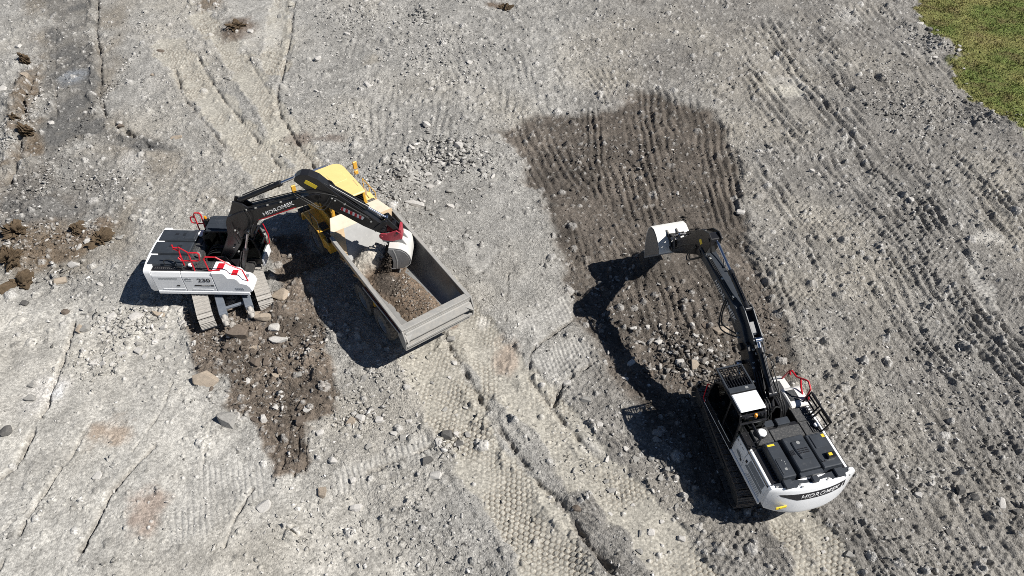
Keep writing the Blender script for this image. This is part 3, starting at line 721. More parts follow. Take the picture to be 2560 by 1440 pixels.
def arm_assembly_L(root):
    x = .24
    boom = [(.18, 1.85), (.35, 1.75), (.62, 1.9), (1.25, 2.75), (1.5, 3.3), (1.95, 3.92), (2.6, 4.18), (3.9, 4.72), (4.75, 5.02), (5.0, 5.2), (5.0, 5.4), (4.8, 5.46), (4.3, 5.28), (3.5, 5.03), (2.3, 4.67), (1.6, 4.46), (1.1, 4.22), (.97, 3.95), (.84, 3.25), (.26, 2.15)]
    b = MB(); b.prism(boom, -x, x); bo = b.build('boom', BLACK, root, .025)
    # raised edge plates, cylinder bracket, underside web
    q = MB()
    for sx in (-1, 1):
        q.prism([(1.2, 4.3), (1.5, 4.98), (1.85, 4.85), (2.1, 4.62)], sx * .16 - .03, sx * .16 + .03)
        q.prism([(1.55, 3.5), (1.95, 3.9), (2.2, 3.86), (1.9, 3.35)], sx * .31 - .04, sx * .31 + .04)
    q.cyl((-.6, 1.86, 3.72), (.6, 1.86, 3.72), .075, 14); q.cyl((-.36, .38, 2.0), (.36, .38, 2.0), .13, 16)
    q.build('boom_bracket', BLACK, bo, .012)
    lettering('HIDROMEK', .24, lambda u, v, w: (x + .004 + w, 3.26 + u * .905 - v * .425, 4.62 + u * .425 + v * .905), TEXTLIGHT, bo, shear=.2, bold=.012, wide=1.2)
    q = MB(); q.prism([(2.25, 4.09), (2.55, 4.22), (3.95, 4.815), (3.95, 4.765), (2.55, 4.17)], x, x + .004); q.build('stripe', RED, bo)
    for sx in (-1, 1): hydraulic('boom_cylinder', root, (1.0, 1.35), (1.87, 3.72), .60, .095, .055, sx * .5)
    hydraulic('arm_cylinder', root, (1.72, 4.9), (4.18, 6.08), .72, .10, .055, 0)
    arm = [(4.1, 6.0), (4.18, 6.18), (4.4, 6.3), (4.7, 6.3), (5.02, 6.12), (5.4, 5.68), (5.7, 5.36), (7.1, 4.0), (7.3, 3.72), (7.28, 3.5), (7.1, 3.42), (6.9, 3.52), (6.4, 3.82), (5.62, 4.42), (5.05, 4.82), (4.72, 5.08), (4.55, 5.35), (4.45, 5.6)]
    b = MB(); b.prism(arm, -.19, .19); ar = b.build('arm', BLACK, root, .02)
    q = MB()
    for sx in (-1, 1): q.prism([(5.1, 5.62), (5.2, 5.86), (5.42, 5.78), (5.6, 5.42)], sx * .14 - .03, sx * .14 + .03)
    q.cyl((-.24, 4.85, 5.28), (.24, 4.85, 5.28), .12, 16); q.cyl((-.24, 7.16, 3.62), (.24, 7.16, 3.62), .09, 14)
    q.build('pin_bracket', BLACK, ar, .01)
    q = MB(); c = Vector((4.72, 5.86)); ux, uz = .80, -.60
    q.prism([(c.x - .24 * ux + .09 * -uz, c.y - .24 * uz + .09 * ux), (c.x + .24 * ux + .09 * -uz, c.y + .24 * uz + .09 * ux), (c.x + .24 * ux - .09 * -uz, c.y + .24 * uz - .09 * ux), (c.x - .24 * ux - .09 * -uz, c.y - .24 * uz - .09 * ux)], .19, .195)
    q.build('warning_sticker', STICKER, ar)
    q = MB(); d = Vector((.845, -.535)); nrm = Vector((.535, .845)); o = Vector((5.62, 4.66))
    q.prism([tuple(o + d * s + nrm * t) for s, t in ((0, 0), (.95, 0), (.95, .17), (0, .17))], .19, .194); st = q.build('reflective_strip', WHITE, ar)
    q = MB()
    for k in range(5):
        s = .02 + k * .19
        q.prism([tuple(o + d * a + nrm * t) for a, t in ((s, .004), (min(s + .10, .946), .004), (min(s + .06, .946), .166), (max(s - .04, .002), .166))], .194, .197)
    q.build('red_stripe', RED, st)
    hydraulic('bucket_cylinder', root, (5.32, 5.68), (7.33, 4.12), .66, .085, .05, 0)
    q = MB()
    for sx in (-1, 1):
        q.prism([(6.78, 3.72), (6.86, 3.58), (7.40, 4.02), (7.34, 4.18), (7.2, 4.12)], sx * .235 - .02, sx * .235 + .02)
        q.prism([(7.26, 4.02), (7.40, 4.2), (7.84, 3.62), (7.7, 3.5)], sx * .16 - .03, sx * .16 + .03)
    q.box(-.16, .16, 7.5, 7.66, 3.66, 3.9)
    q.cyl((-.28, 7.34, 4.1), (.28, 7.34, 4.1), .065, 14); q.cyl((-.3, 7.72, 3.56), (.3, 7.72, 3.56), .06, 12)
    q.build('bucket_link', BLACK, root, .012)
    q = MB()
    for sx in (-1, 1): q.prism([(6.98, 3.42), (7.06, 3.52), (7.3, 3.50), (7.55, 3.62), (7.7, 3.68), (7.86, 3.55), (7.84, 3.24), (7.5, 3.12), (7.1, 3.16), (6.98, 3.28)], sx * .25 - .03, sx * .25 + .03)
    q.box(-.22, .22, 7.45, 7.85, 3.16, 3.26); q.box(-.25, .25, 7.78, 7.88, 3.2, 3.72); q.cyl((-.3, 7.08, 3.36), (.3, 7.08, 3.36), .055, 12)
    q.build('quick_coupler', REDDUSTY, root, .015)
    shell = [(7.36, 3.04), (7.62, 3.02), (7.84, 2.98), (8.02, 2.85), (8.14, 2.66), (8.19, 2.44), (8.14, 2.24), (8.0, 2.08), (7.78, 1.99), (7.54, 1.93), (7.42, 1.92)]
    plate = [(7.30, 2.86), (7.36, 3.02), (7.62, 2.99), (7.84, 2.95), (8.0, 2.83), (8.11, 2.66), (8.16, 2.44), (8.11, 2.25), (7.98, 2.1), (7.78, 2.01), (7.54, 1.95), (7.42, 1.95), (7.47, 2.3), (7.44, 2.58)]
    bk = bucket(root, 'bucket', plate, shell, .62, BUCKETIN, BUCKETWHITE, BUCKETIN, [(7.08, 3.06), (7.06, 3.2), (7.5, 3.2), (7.86, 3.2), (8.02, 2.9), (7.8, 2.96), (7.4, 3.02)])
    q = MB(); q.strip([(7.60, 1.97), (7.66, 2.4), (7.62, 2.75), (7.55, 3.0)], .64, .648, .03); q.build('side_cutter', BUCKETWHITE, bk)
    hoses('boom_hose', root, [[(.3, 1.7, 3.6), (.36, 1.9, 3.95), (.34, 2.0, 4.3), (.33, 1.85, 4.72)], [(.3, 1.75, 3.55), (.42, 2.0, 3.9), (.36, 2.12, 4.3), (.33, 1.95, 4.76)],
        [(.30, 1.35, 3.6), (.5, 1.5, 3.3), (.5, 1.95, 3.55), (.34, 2.05, 3.9)], [(.3, 1.2, 3.9), (.36, 1.18, 3.4), (.34, 1.25, 2.9)],
        [(.22, 4.1, 5.42), (.34, 4.55, 5.2), (.36, 4.9, 4.85), (.3, 5.15, 5.0), (.22, 5.35, 5.35)], [(.22, 4.0, 5.38), (.38, 4.6, 5.05), (.4, 5.0, 4.72), (.32, 5.28, 5.0), (.22, 5.45, 5.3)], [(.2, 4.2, 5.45), (.3, 4.7, 5.6), (.24, 5.3, 5.45), (.2, 5.6, 5.3)],
        [(.22, 5.45, 5.28), (.24, 6.0, 4.85), (.24, 6.6, 4.35), (.22, 6.8, 4.1)]], .019)
    hoses('boom_pipe', root, [[(.18, 1.9, 4.62), (.18, 2.6, 4.82), (.18, 4.2, 5.30)], [(.11, 1.9, 4.62), (.11, 2.6, 4.82), (.11, 4.2, 5.30)], [(-.18, 1.9, 4.62), (-.18, 2.6, 4.82), (-.18, 4.2, 5.30)],
        [(.21, 5.3, 5.42), (.21, 6.1, 4.75), (.21, 6.7, 4.28)], [(.15, 5.2, 5.9), (.15, 5.9, 5.35), (.15, 6.6, 4.7)], [(-.2, 5.3, 5.62), (-.2, 6.1, 4.95), (-.2, 6.7, 4.4)]], .02, None, 0)
    fittings(root, [(.23, 1.95, 4.60), (.23, 2.35, 4.71), (.23, 2.85, 4.86), (.23, 3.4, 5.02), (.23, 4.1, 5.24), (.23, 4.3, 5.3), (.24, 5.42, 5.25), (.24, 5.52, 5.15), (.22, 5.85, 4.95), (.22, 6.4, 4.45), (.22, 6.75, 4.1), (.33, 1.28, 3.62), (.33, 1.36, 3.5), (.3, .98, 2.7), (.3, 1.1, 2.45)])
    return bk

def excavator_L():
    root = empty('excavator', (-12.27, 21.87, 0), math.radians(-91.38))
    tag(root, 'white and black excavator numbered 230 tipping soil into the yellow dump truck', 'excavator', 'tracked excavators working the site')
    W, T, zf, zd = 1.35, 2.85, 1.05, 2.17
    U = undercarriage(root, math.radians(-91.38 - (-154.5)) * -1, (0, 0), 2.39, 1.86, .6, .42, 46, STEELDUST)
    # dozer blade on two arms
    b = MB(U)
    for sx in (-1, 1): b.box(sx * .52 - .16, sx * .52 + .16, .9, 2.25, .52, .78)
    b.box(-.5, .5, 1.7, 1.82, .5, .62); b.box(-1.42, 1.42, 2.66, 2.76, -.60, -.08)
    bl = b.build('dozer_blade', BLADEGREY, root, .02)
    for sx in (-1, 1):
        q = MB(U); q.cyl((sx * .52, 2.2, .66), (sx * .52, 2.62, .4), .10, 10); q.box(sx * .52 - .13, sx * .52 + .13, 2.2, 2.5, .38, .62); q.build('blade_bracket', STEELDUST, bl, .02)
    # house
    b = MB(); b.box(-W + .07, W - .07, -2.35, 1.3, zf + .02, zf + .25); b.box(-W + .07, W - .07, -2.35, -.5, zf + .2, zd - .03); b.box(.62, W - .07, -.55, .2, zf + .2, zd - .03); b.build('upper_frame', UNDER, root)
    b = MB(); b.box(-.55, .6, -.8, .75, zf + .25, 1.55)
    for sx in (-1, 1): b.prism([(-.5, 1.3), (.05, 2.15), (.5, 2.2), (.65, 1.9), (.95, 1.3)], sx * .33 - .04, sx * .33 + .04)
    b.build('boom_foot', BLACK, root, .02)
    counterweight(root, W, T, zf, zd + .10, -2.3, .08, None, .30, .12)
    b = MB()
    for sx in (-1, 1): b.box(sx * W - .03, sx * W + .03, -2.28, 1.5, zf - .06, zf + .1)
    b.build('sill', WHITE, root, .015)
    for nm, y0, y1 in (('side_door', -2.29, -1.09), ('side_door', -1.07, .16)):
        for sx in (-1, 1):
            ye = -.55 if sx < 0 and y1 > 0 else y1
            q = MB(); q.prism([(sx * (W - .05), zf + .11), (sx * W, zf + .11), (sx * W, zf + .5), (sx * (W + .004), zd - .2), (sx * (W - .06), zd), (sx * (W - .14), zd)], y0, ye, 'y')
            d = q.build(nm, WHITE, root, .012)
            if sx > 0:
                q = MB(); q.box(W - .01, W + .012, y0 + .25, y1 - .1 if y0 > -1.5 else y1, zf + .2, zf + .235); q.build('crease', WHITE, d, .01)
                if y0 < -2:
                    q = MB(); q.box(W - .01, W + .012, -1.4, -1.28, zf + .38, zf + .45); q.build('latch', TEXTDARK, d)
                    q = MB()
                    for k in range(7): q.prism([(-2.05 + k * .11, zf + .74), (-1.98 + k * .11, zf + .74), (-1.92 + k * .11, zf + .84), (-2.05 + k * .11, zf + .86)], W - .02, W + .006)
                    q.build('vent', mat('vent_grey', (0.42, 0.44, 0.45), .5), d)
                else:
                    lettering('230', .29, lambda u, v, w: (W + .005 + w, -.21 + u, zf + .64 + v), TEXTDARK, d, bold=.018, wide=1.22)
                    q = MB(); q.prism([(-.70, zf + .40), (.12, zf + .40), (.12, zf + .47), (-.66, zf + .47)], W, W + .006); q.build('stripe', TEXTDARK, d)
                    lettering('HYPERTRONIC', .05, lambda u, v, w: (W + .008 + w, -.2 + u, zf + .415 + v), TEXTLIGHT, d, bold=.01, wide=1.1)
                    q = MB(); q.prism([(-.86 + .15 * c, zf + .76 + .085 * s) for c, s in icross(18)], W, W + .006); em = q.build('emblem', GREYSTICKER, d)
                    q = MB(); q.prism([(-.96, zf + .70), (-.72, zf + .70), (-.68, zf + .725), (-.96, zf + .725)], W + .006, W + .010); q.prism([(-.93, zf + .80), (-.80, zf + .835), (-.78, zf + .80)], W + .006, W + .010); q.build('emblem_mark', WHITE, em)
    # bonnet: dark covers
    b = MB(); b.box(-W + .12, W - .12, -2.34, -.52, zd - .05, zd); b.build('deck', DUSTYBLACK, root)
    for x0, x1, y0, y1, h in ((-1.16, -.42, -2.55, -.98, .15), (-.40, .36, -2.57, -1.0, .16), (.38, 1.0, -2.53, -1.05, .14)):
        q = MB(); q.prism([(x0, zd), (x0 + .05, zd + h), (x1 - .05, zd + h), (x1, zd)], y0, y1, 'y'); d = q.build('bonnet_panel', HOODGREY, root, .03)
        if x0 < .3: slots(d, [(x0 + .25 + k * .05, x0 + .275 + k * .05, -1.95, -1.8) for k in range(3)] + [(x0 + .25 + k * .05, x0 + .275 + k * .05, -1.62, -1.42) for k in range(4)], zd + h, BLACK)
        if x0 < -1:
            q = MB(); q.box(x0 + .12, x1 - .1, -1.5, -1.05, zd + h - .01, zd + h + .03); q.build('hatch', HOODGREY, d, .02)
    q = MB(); q.box(.99, W - .13, -2.25, -1.1, zd, zd + .05); q.build('side_grille', BLACK, root, .01)
    slots(root, [(1.05, 1.16, -2.15 + k * .085, -2.11 + k * .085) for k in range(11)], zd + .052, DUSTYBLACK, 'grille_slot')
    b = MB(); b.box(-.9, .5, -.97, -.72, zd - .02, zd + .05); b.box(-.6, -.2, -.7, -.55, zd - .1, zd + .05); b.build('cross_cover', DUSTYBLACK, root, .02)
    b = MB(); b.box(.66, W - .12, -1.03, -.5, zd - .02, zd + .025); b.build('tank_deck', DUSTYBLACK, root, .01)
    b = MB(); b.box(.66, W - .12, -.48, .14, zd - .02, zd + .03)
    for k in range(9): b.box(.68 + k * .06, .70 + k * .06, -.46, .12, zd + .03, zd + .04)
    b.build('step_plate', DUSTYBLACK, root, .006)
    fuel_cap(root, -.9, -.86, zd + .02); fuel_cap(root, .98, -.72, zd, .1)
    b = MB(); b.tube([(.45, -.5, zd + .1), (.45, -.5, zd + .32)], .05, 10); b.build('filler_pipe', FITTING, root)
    # nose with steps on the right
    b = MB()
    b.prism([(.17, zf + .1), (.17, zd + .04), (.66, zd + .04), (.74, zd - .02), (.8, 1.95), (1.1, 1.92), (1.18, 1.84), (1.25, 1.66), (1.5, 1.6), (1.6, 1.45), (1.66, 1.2), (1.5, zf + .02), (.3, zf + .02)], .64, W + .002)
    ns = b.build('nose_box', WHITE, root, .035)
    for y0, y1, z, x0 in ((.36, .62, zd + .04, .78), (.88, 1.12, 1.925, .85)):
        q = MB(); q.box(x0, x0 + .32, y0, y1, z - .01, z + .022); q.build('step_pad', RED, ns, .008)
    slots(ns, [(.8, .98, 1.32, 1.46)], 1.64, GREYSTICKER, 'lamp_recess')
    q = MB()
    for k in range(4): q.prism([(1.02 + k * .09, 1.28), (1.06 + k * .09, 1.28), (1.0 + k * .09, 1.38), (.96 + k * .09, 1.38)], W - .01, W + .012)
    q.build('vent', GREYSTICKER, ns)
    xr = 1.2
    rail(root, [[(xr, .08, zd), (xr, .06, 2.86), (xr - .02, .14, 2.94), (xr - .02, .55, 2.94), (xr - .04, 1.0, 2.5), (xr - .04, 1.42, 2.24), (xr - .04, 1.5, 1.6)], [(xr, .1, zd + .02), (xr, .55, zd + .1)]])
    rail(root, [[(xr, -.5, zd), (xr, -.46, 3.12), (xr, -.40, 3.18), (xr, -.1, 3.18), (xr, -.05, 3.1), (xr, -.12, 2.78), (xr, -.2, 2.74), (xr, -.86, 2.74), (xr - .05, -.98, 2.85)],
        [(xr - .3, -1.02, zd), (xr - .3, -1.0, 2.9), (xr - .3, -.95, 3.18), (xr, -.46, 3.18)], [(xr - .3, -1.16, 3.16), (xr - .3, -1.0, 3.16)], [(xr - .1, -.98, 2.74), (xr - .3, -1.0, 2.74)], [(xr - .3, -1.16, 3.3), (xr - .3, -1.18, 3.1), (xr - .3, -1.0, 3.0)]])
    rail(root, [[(-1.3, -1.13, zd), (-1.3, -1.12, 3.02), (-1.3, -1.06, 3.1), (-1.3, -.86, 3.1), (-1.3, -.82, 3.0), (-1.3, -.86, zd)], [(-1.3, -1.12, 2.55), (-1.3, -1.3, 2.55), (-1.3, -1.34, 2.62), (-1.3, -1.32, 2.84), (-1.3, -1.26, 2.88), (-1.3, -1.12, 2.88)], [(-1.3, -1.12, 2.52), (-1.3, -.85, 2.52)]])
    hoses('cable', root, [[(1.0, -1.75, zd + .16), (1.0, -1.75, zd + .4), (1.0, -1.3, zd + .42), (1.02, -1.25, zd + .1)], [(1.1, -1.2, zd), (1.25, -1.1, zd + .3), (1.2, -.9, zd + .1)], [(.9, -.8, zd + .02), (1.05, -.6, zd + .25), (.85, -.5, zd + .05)]], .016)
    c = cab(root, -1.3, -.34, -.55, 1.62, zf + .08, 2.93, None, False, ribs=True)
    beacon(root, (-1.2, -.62, 2.85))
    b = MB(); b.box(-1.26, -1.1, -.7, -.5, 2.2, 2.86); b.build('beacon_post', BLACK, root)
    rail(root, [[(-1.36, 1.66, 2.5), (-1.36, 1.74, 1.9), (-1.36, 1.68, 1.42), (-1.36, 1.50, 1.36)]], .026)
    b = MB(); b.box(-1.3, -.34, 1.55, 1.68, zf - .04, zf + .34); b.build('cab_skirt', WHITE, root, .02)
    arm_assembly_L(root)
    hoses('swivel_hose', root, [[(x, -.5, 1.9), (x + .05, -.1, 2.35), (x * .8, .3, 2.3)] for x in (-.25, -.1, .1, .25)], .022)
    return root

def excavator_R():
    root = empty('excavator', (8.765, 13.975, 0), math.radians(13.79))
    tag(root, 'larger white and black excavator with a barred roof guard at the lower right', 'excavator', 'tracked excavators working the site')
    W, T, zf, zd = 1.5, 3.2, 1.15, 2.12
    undercarriage(root, math.radians(-6.0), (-.05, -.02), 2.66, 1.95, .62, .44, 48, STEELDARK)
    b = MB(); b.box(-W + .08, W - .08, -2.7, 1.4, zf + .02, zf + .25); b.box(-W + .08, W - .08, -2.7, -.6, zf + .2, zd - .04); b.box(.7, W - .08, -.62, .0, zf + .2, zd - .05); b.build('upper_frame', UNDER, root)
    b = MB(); b.box(-.5, .7, -.5, .6, zf + .25, 1.6)
    for sx in (-1, 1): b.prism([(-.5, 1.3), (-.05, 2.1), (.4, 2.15), (.6, 1.9), (.95, 1.3)], .05 + sx * .36 - .04, .05 + sx * .36 + .04)
    b.build('boom_foot', BLACK, root, .02)
    cw = counterweight(root, W, T, zf - .05, zd + .14, -2.62, .08, (1.86, -1.14, 1.16, .13))
    f = rear_arc(W, T)
    q = MB(); q.box(-1.22, -.86, f(-1.0) - .02, f(-1.0) + .02, 1.42, 1.52, None); q.build('warning_sticker', STICKER, cw)
    lettering('!', .09, lambda u, v, w: (-1.1 + u, f(-1.0) - .021 - w, 1.44 + v), TEXTDARK, cw)
    zt = zd + .14
    q = MB()
    q.prism([(-1.34, -2.58), (-1.2, -2.74), (-.62, -2.86), (-.5, -2.76), (-.1, -2.8), (.5, -2.76), (.62, -2.86), (1.2, -2.74), (1.34, -2.58), (.5, -2.62), (.3, -2.68), (-.3, -2.68), (-.5, -2.62)], zt - .015, zt + .01, 'z')
    tp = q.build('lifting_plate', HOODGREY, cw, .006)
    q = MB()
    for x in (-.86, .9): q.box(x - .15, x + .15, -2.86, -2.56, zt + .0, zt + .1)
    q.box(-.09, .13, -2.86, -2.66, zt, zt + .14); q.build('lifting_lug', HOODGREY, tp, .025)
    q = MB()
    for x, y in ((-1.25, -2.7), (-1.2, -2.7), (-.5, -2.8), (-.45, -2.88), (.42, -2.84), (.48, -2.8), (1.25, -2.7), (1.18, -2.86)): q.cyl((x, y, zt), (x, y, zt + .03), .028, 8)
    q.build('bolt', FITTING, tp)
    # left side doors and sill
    b = MB()
    for sx in (-1, 1): b.box(sx * W - .04, sx * W + .02, -2.6, 1.5, zf - .05, zf + .08)
    b.build('sill', WHITE, root, .012)
    for sx in (-1, 1):
        for y0, y1 in ((-2.6, -1.28), (-1.26, -.58 if sx < 0 else -.1)):
            q = MB(); q.prism([(sx * (W - .07), zf + .09), (sx * W, zf + .09), (sx * W, zf + .6), (sx * (W - .07), zd - .1), (sx * (W - .14), zd), (sx * (W - .22), zd)], y0, y1, 'y'); d = q.build('side_door', WHITE, root, .012)
            if sx < 0:
                k = -1
                if y0 < -2:
                    q = MB(); q.prism([(-2.5, zf + .42), (-2.5, zf + .58), (-1.5, zf + .58), (-1.42, zf + .42)], -W - .006, -W + .01)
                    for z in (.14, .22, .3): q.box(-W - .004, -W + .01, -2.45, -1.5 - z * .6, zf + z + .02, zf + z + .045)
                    q.build('vent', GREYSTICKER, d)
                    sl = Vector((.07, 0, -.6 + .97)).normalized()
                    q = MB(); q.prism([(-W + .0, zf + .62), (-W - .006, zf + .62), (-W + .058, zd - .13), (-W + .064, zd - .13)], -2.45, -1.52, 'y'); q.build('side_grille', GREYSTICKER, d)
                    q = MB(); q.box(-W - .012, -W + .03, -1.46, -1.38, zf + .58, zf + .68); q.build('latch', TEXTDARK, d)
                else:
                    lettering('310', .26, lambda u, v, w: (-W + .035 - w + v * .13 * 1.0 - .01, -.86 - u, zf + .62 + v * .98 - .02), TEXTDARK, d, bold=.035, wide=1.2)
                    q = MB(); q.prism([(-.98 + .16 * c, zf + .42 + .09 * s) for c, s in icross(18)], -W - .006, -W + .01); q.build('emblem', GREYSTICKER, d)
                    q = MB(); q.box(-W - .012, -W + .03, -1.2, -1.1, zf + .28, zf + .38); q.build('latch', TEXTDARK, d)
    b = MB(); b.box(-W + .22, W - .22, -2.64, -.56, zd - .06, zd - .005); b.build('deck', BLACK, root)
    # bonnet
    zh = zd
    for x0, x1, y0, y1, h, nm in ((-1.02, -.46, -2.58, -1.24, .27, 0), (-.42, .40, -2.52, -1.22, .33, 1), (.42, 1.16, -2.56, -1.26, .26, 2)):
        q = MB(); n = .07
        q.add([(x0, y0, zh), (x1, y0, zh), (x1, y1, zh), (x0, y1, zh), (x0 + n, y0 + n, zh + h), (x1 - n * .4, y0 + n, zh + h), (x1 - n * .4, y1 - n * .3, zh + h), (x0 + n, y1 - n * .3, zh + h)],
              [(0, 3, 2, 1), (4, 5, 6, 7), (0, 1, 5, 4), (1, 2, 6, 5), (2, 3, 7, 6), (3, 0, 4, 7)])
        d = q.build('bonnet_panel', HOODGREY, root, .025)
        zz = zh + h
        if nm == 0:
            q = MB(); q.box(x0 + .12, x0 + .36, y1 - .16, y1 - .09, zz - .01, zz + .006); q.build('warning_sticker', STICKER, d)
            q = MB(); q.prism([(x0 + .12, -2.42), (x1 - .08, -2.42), (x1 - .08, -2.0), (x1 - .2, -1.86), (x0 + .12, -1.86)], zz - .01, zz + .022, 'z'); q.build('hatch', HOODGREY, d, .015)
            q = MB()
            for p in ((x0 + .3, -1.95), (x0 + .36, -2.02), (x0 + .36, -2.1)): q.cyl((*p, zz), (*p, zz + .032), .018, 8)
            q.box(x0 + .26, x0 + .34, -2.3, -2.22, zz + .02, zz + .026); q.build('bolt', FITTING, d)
            slots(root, [(x0 - .06, x0 + .0, -2.45 + k * .1, -2.40 + k * .1) for k in range(12)], zh + .05, BLACK, 'grille_slot', .1)
        if nm == 1:
            q = MB(); q.prism([(-.16, -1.45), (.28, -1.45), (.34, -1.75), (.34, -2.1), (-.10, -2.1), (-.16, -1.75)], zz - .01, zz + .05, 'z'); e = q.build('hatch', HOODGREY, d, .03)
            slots(e, [(-.10 + .13 * (k % 3), -.0 + .13 * (k % 3), -1.78 - .07 * (k // 3), -1.74 - .07 * (k // 3)) for k in range(9)], zz + .052, BLACK)
            slots(d, [(-.36 + .045 * k, -.335 + .045 * k, -1.9, -1.72) for k in range(4)], zz + .002, BLACK)
            q = MB(); q.cyl((.06, -1.53, zz + .05), (.06, -1.53, zz + .057), .06, 14); q.build('round_sticker', FITTING, e)
            q = MB(); q.box(-.4, .4, -2.62, -2.48, zh, zz - .05); q.build('bonnet_beam', HOODGREY, d, .02)
        if nm == 2:
            q = MB(); q.box(x0 + .16, x1 - .16, -1.82, -1.34, zz - .01, zz + .03); q.build('hatch', HOODGREY, d, .03)
            q = MB(); q.box(x1 - .16, x1 - .06, -1.48, -1.36, zz - .01, zz + .005); q.build('warning_sticker', STICKER, d)
            q = MB(); q.box(x1 - .42, x1 - .12, -2.26, -2.06, zz - .02, zz + .12); e = q.build('exhaust_box', BLACK, d, .02)
            q = MB(); q.box(x1 - .36, x1 - .24, -2.2, -2.1, zz + .11, zz + .125); q.build('sticker', STICKER, e)
            slots(d, [(x0 + .1, x0 + .22, -2.3, -2.27), (x0 + .1, x0 + .12, -2.3, -2.2), (x0 + .2, x0 + .22, -2.3, -2.24)], zz + .002, BLACK, 'latch')
    # decks in front of the bonnet
    b = MB(); b.box(-.48, .60, -1.20, -.74, zd, zd + .13); b.build('centre_cover', DUSTYBLACK, root, .015)
    b = MB(); b.box(-1.08, -.5, -1.18, -.6, zd, zd + .12); b.build('tank_deck', DUSTYBLACK, root, .015)
    fuel_cap(root, -.80, -.84, zd + .11, .15)
    b = MB(); b.box(-1.40, -1.1, -1.2, -.56, zd - .03, zd + .03); b.build('side_walkway', BLACK, root, .01)
    rail(root, [[(-1.12, -.52, zd), (-1.12, -.52, 2.62), (-1.12, -1.2, 2.62), (-1.12, -1.2, zd)], [(-1.36, -1.2, zd), (-1.36, -1.2, 2.48), (-1.36, -.56, 2.48), (-1.36, -.56, zd)], [(-1.12, -1.2, 2.6), (-1.36, -1.2, 2.48)]], .026, BLACK)
    b = MB(); b.box(-1.13, -1.07, -1.2, -.52, 2.52, 2.66); b.build('rail_board', BLACK, root, .01)
    b = MB(); b.box(.68, 1.22, -1.22, -.66, zd - .02, zd + .05); b.box(.66, 1.22, -.64, -.14, zd - .02, zd + .05); b.build('right_deck', DUSTYBLACK, root, .01)
    b = MB()
    for k in range(5): b.box(.95 + k * .07, .985 + k * .07, -1.15, -.72, zd + .05, zd + .08)
    for k in range(4): b.box(1.0, 1.4, -.58 + k * .11, -.54 + k * .11, zd + .05, zd + .085)
    b.build('step_tread', DUSTYBLACK, root)
    fuel_cap(root, 1.12, -.95, zd + .04, .08)
    xr = 1.42
    def boards(b):
        b.box(xr + .0, xr + .03, -.48, .02, 2.55, 2.68); b.box(xr, xr + .03, -1.16, -.62, 2.5, 2.66)
    rail(root, [[(xr - .2, .06, zd - .1), (xr, .06, 2.66), (xr, -.5, 2.66), (xr - .26, -.5, zd)], [(xr - .05, .06, 2.5), (xr - .05, -.5, 2.5)], [(xr - .12, .06, 2.36), (xr - .12, -.5, 2.36)],
        [(xr - .24, -.62, zd), (xr, -.62, 2.66), (xr, -1.18, 2.66), (xr - .24, -1.18, zd)], [(xr - .07, -.62, 2.46), (xr - .07, -1.18, 2.46)], [(xr - .02, -.62, 2.66), (xr - .02, -.5, 2.66)]], .03, BLACK, extra=boards)
    b = MB(); b.box(-.52, -.16, -.6, -.36, zd - .2, zd + .08); b.box(-.12, .36, -.66, -.4, zd - .1, zd + .17); b.box(-.16, -.1, -.62, -.42, zd - .2, zd + .05); b.build('valve_cover', HOODGREY, root, .025)
    # nose
    b = MB(); b.prism([(-.06, zf + .1), (-.06, zd + .0), (.1, zd + .04), (.66, zd + .04), (.78, zd - .06), (.82, 1.66), (1.5, 1.6), (1.72, 1.45), (1.76, zf + .1), (1.5, zf), (.1, zf)], .76, W); ns = b.build('nose_box', WHITEDIRTY, root, .04)
    for x0, x1, y0, y1, z in ((.86, 1.2, .16, .6, zd + .04), (.84, 1.2, .92, 1.36, 1.655)):
        q = MB(); q.box(x0, x1, y0, y1, z - .02, z + .02)
        for k in range(6): q.box(x0 + .02, x1 - .02, y0 + .03 + k * (y1 - y0) / 6.3, y0 + .06 + k * (y1 - y0) / 6.3, z + .018, z + .03)
        q.build('step_pad', DUSTYBLACK, ns, .004)
    rail(root, [[(1.40, 1.5, 1.5), (1.40, 1.30, 2.28), (1.40, 1.22, 2.38), (1.40, .9, 2.42), (1.40, .42, 2.84), (1.40, .34, 2.86), (1.40, .14, 2.72), (1.40, .16, 2.1)], [(1.40, .72, 2.58), (1.40, .54, 2.30), (1.40, .30, 2.1)], [(1.40, 1.3, 2.3), (1.40, 1.2, 2.15)]], .033)
    b = MB(); b.prism([(.02, 2.12), (.22, 2.12), (.16, 2.5), (.02, 2.3)], 1.40, 1.43); b.build('rail_gusset', RED, root)
    c = cab(root, -1.56, -.60, -.56, 1.42, zf + .06, 3.04, None, True)
    beacon(c, (-1.06, -.56, 2.94))
    q = MB(); q.box(-1.5, -.66, -.52, -.42, 2.92, 3.0)
    for x in (-1.45, -1.38, -.86, -.74): q.box(x, x + .07, -.58, -.5, 2.94, 3.02)
    q.build('rear_lamp_bar', BLACK, c, .008)
    # falling-object guard on the roof and bars before the windshield
    b = MB(); b.box(-1.55, -.61, .36, .56, 3.11, 3.16)
    b.box(-1.56, -1.5, .5, 1.42, 3.09, 3.15); b.box(-.66, -.60, .5, 1.42, 3.09, 3.15); b.box(-1.55, -.61, 1.38, 1.44, 3.09, 3.15)
    gd = b.build('roof_guard', HOODGREY, c, .008)
    q = MB()
    for k in range(9): q.box(-1.5 + .095 * k + .03, -1.5 + .095 * k + .05, .55, 1.4, 3.105, 3.145)
    for k in range(5): q.box(-1.52, -.64, .68 + k * .155, .70 + k * .155, 3.085, 3.105)
    q.build('guard_bar', BLACK, gd)
    q = MB(); q.box(-.96, -.86, .42, .5, 3.15, 3.166); q.build('work_lamp', FITTING, gd)
    q = MB()
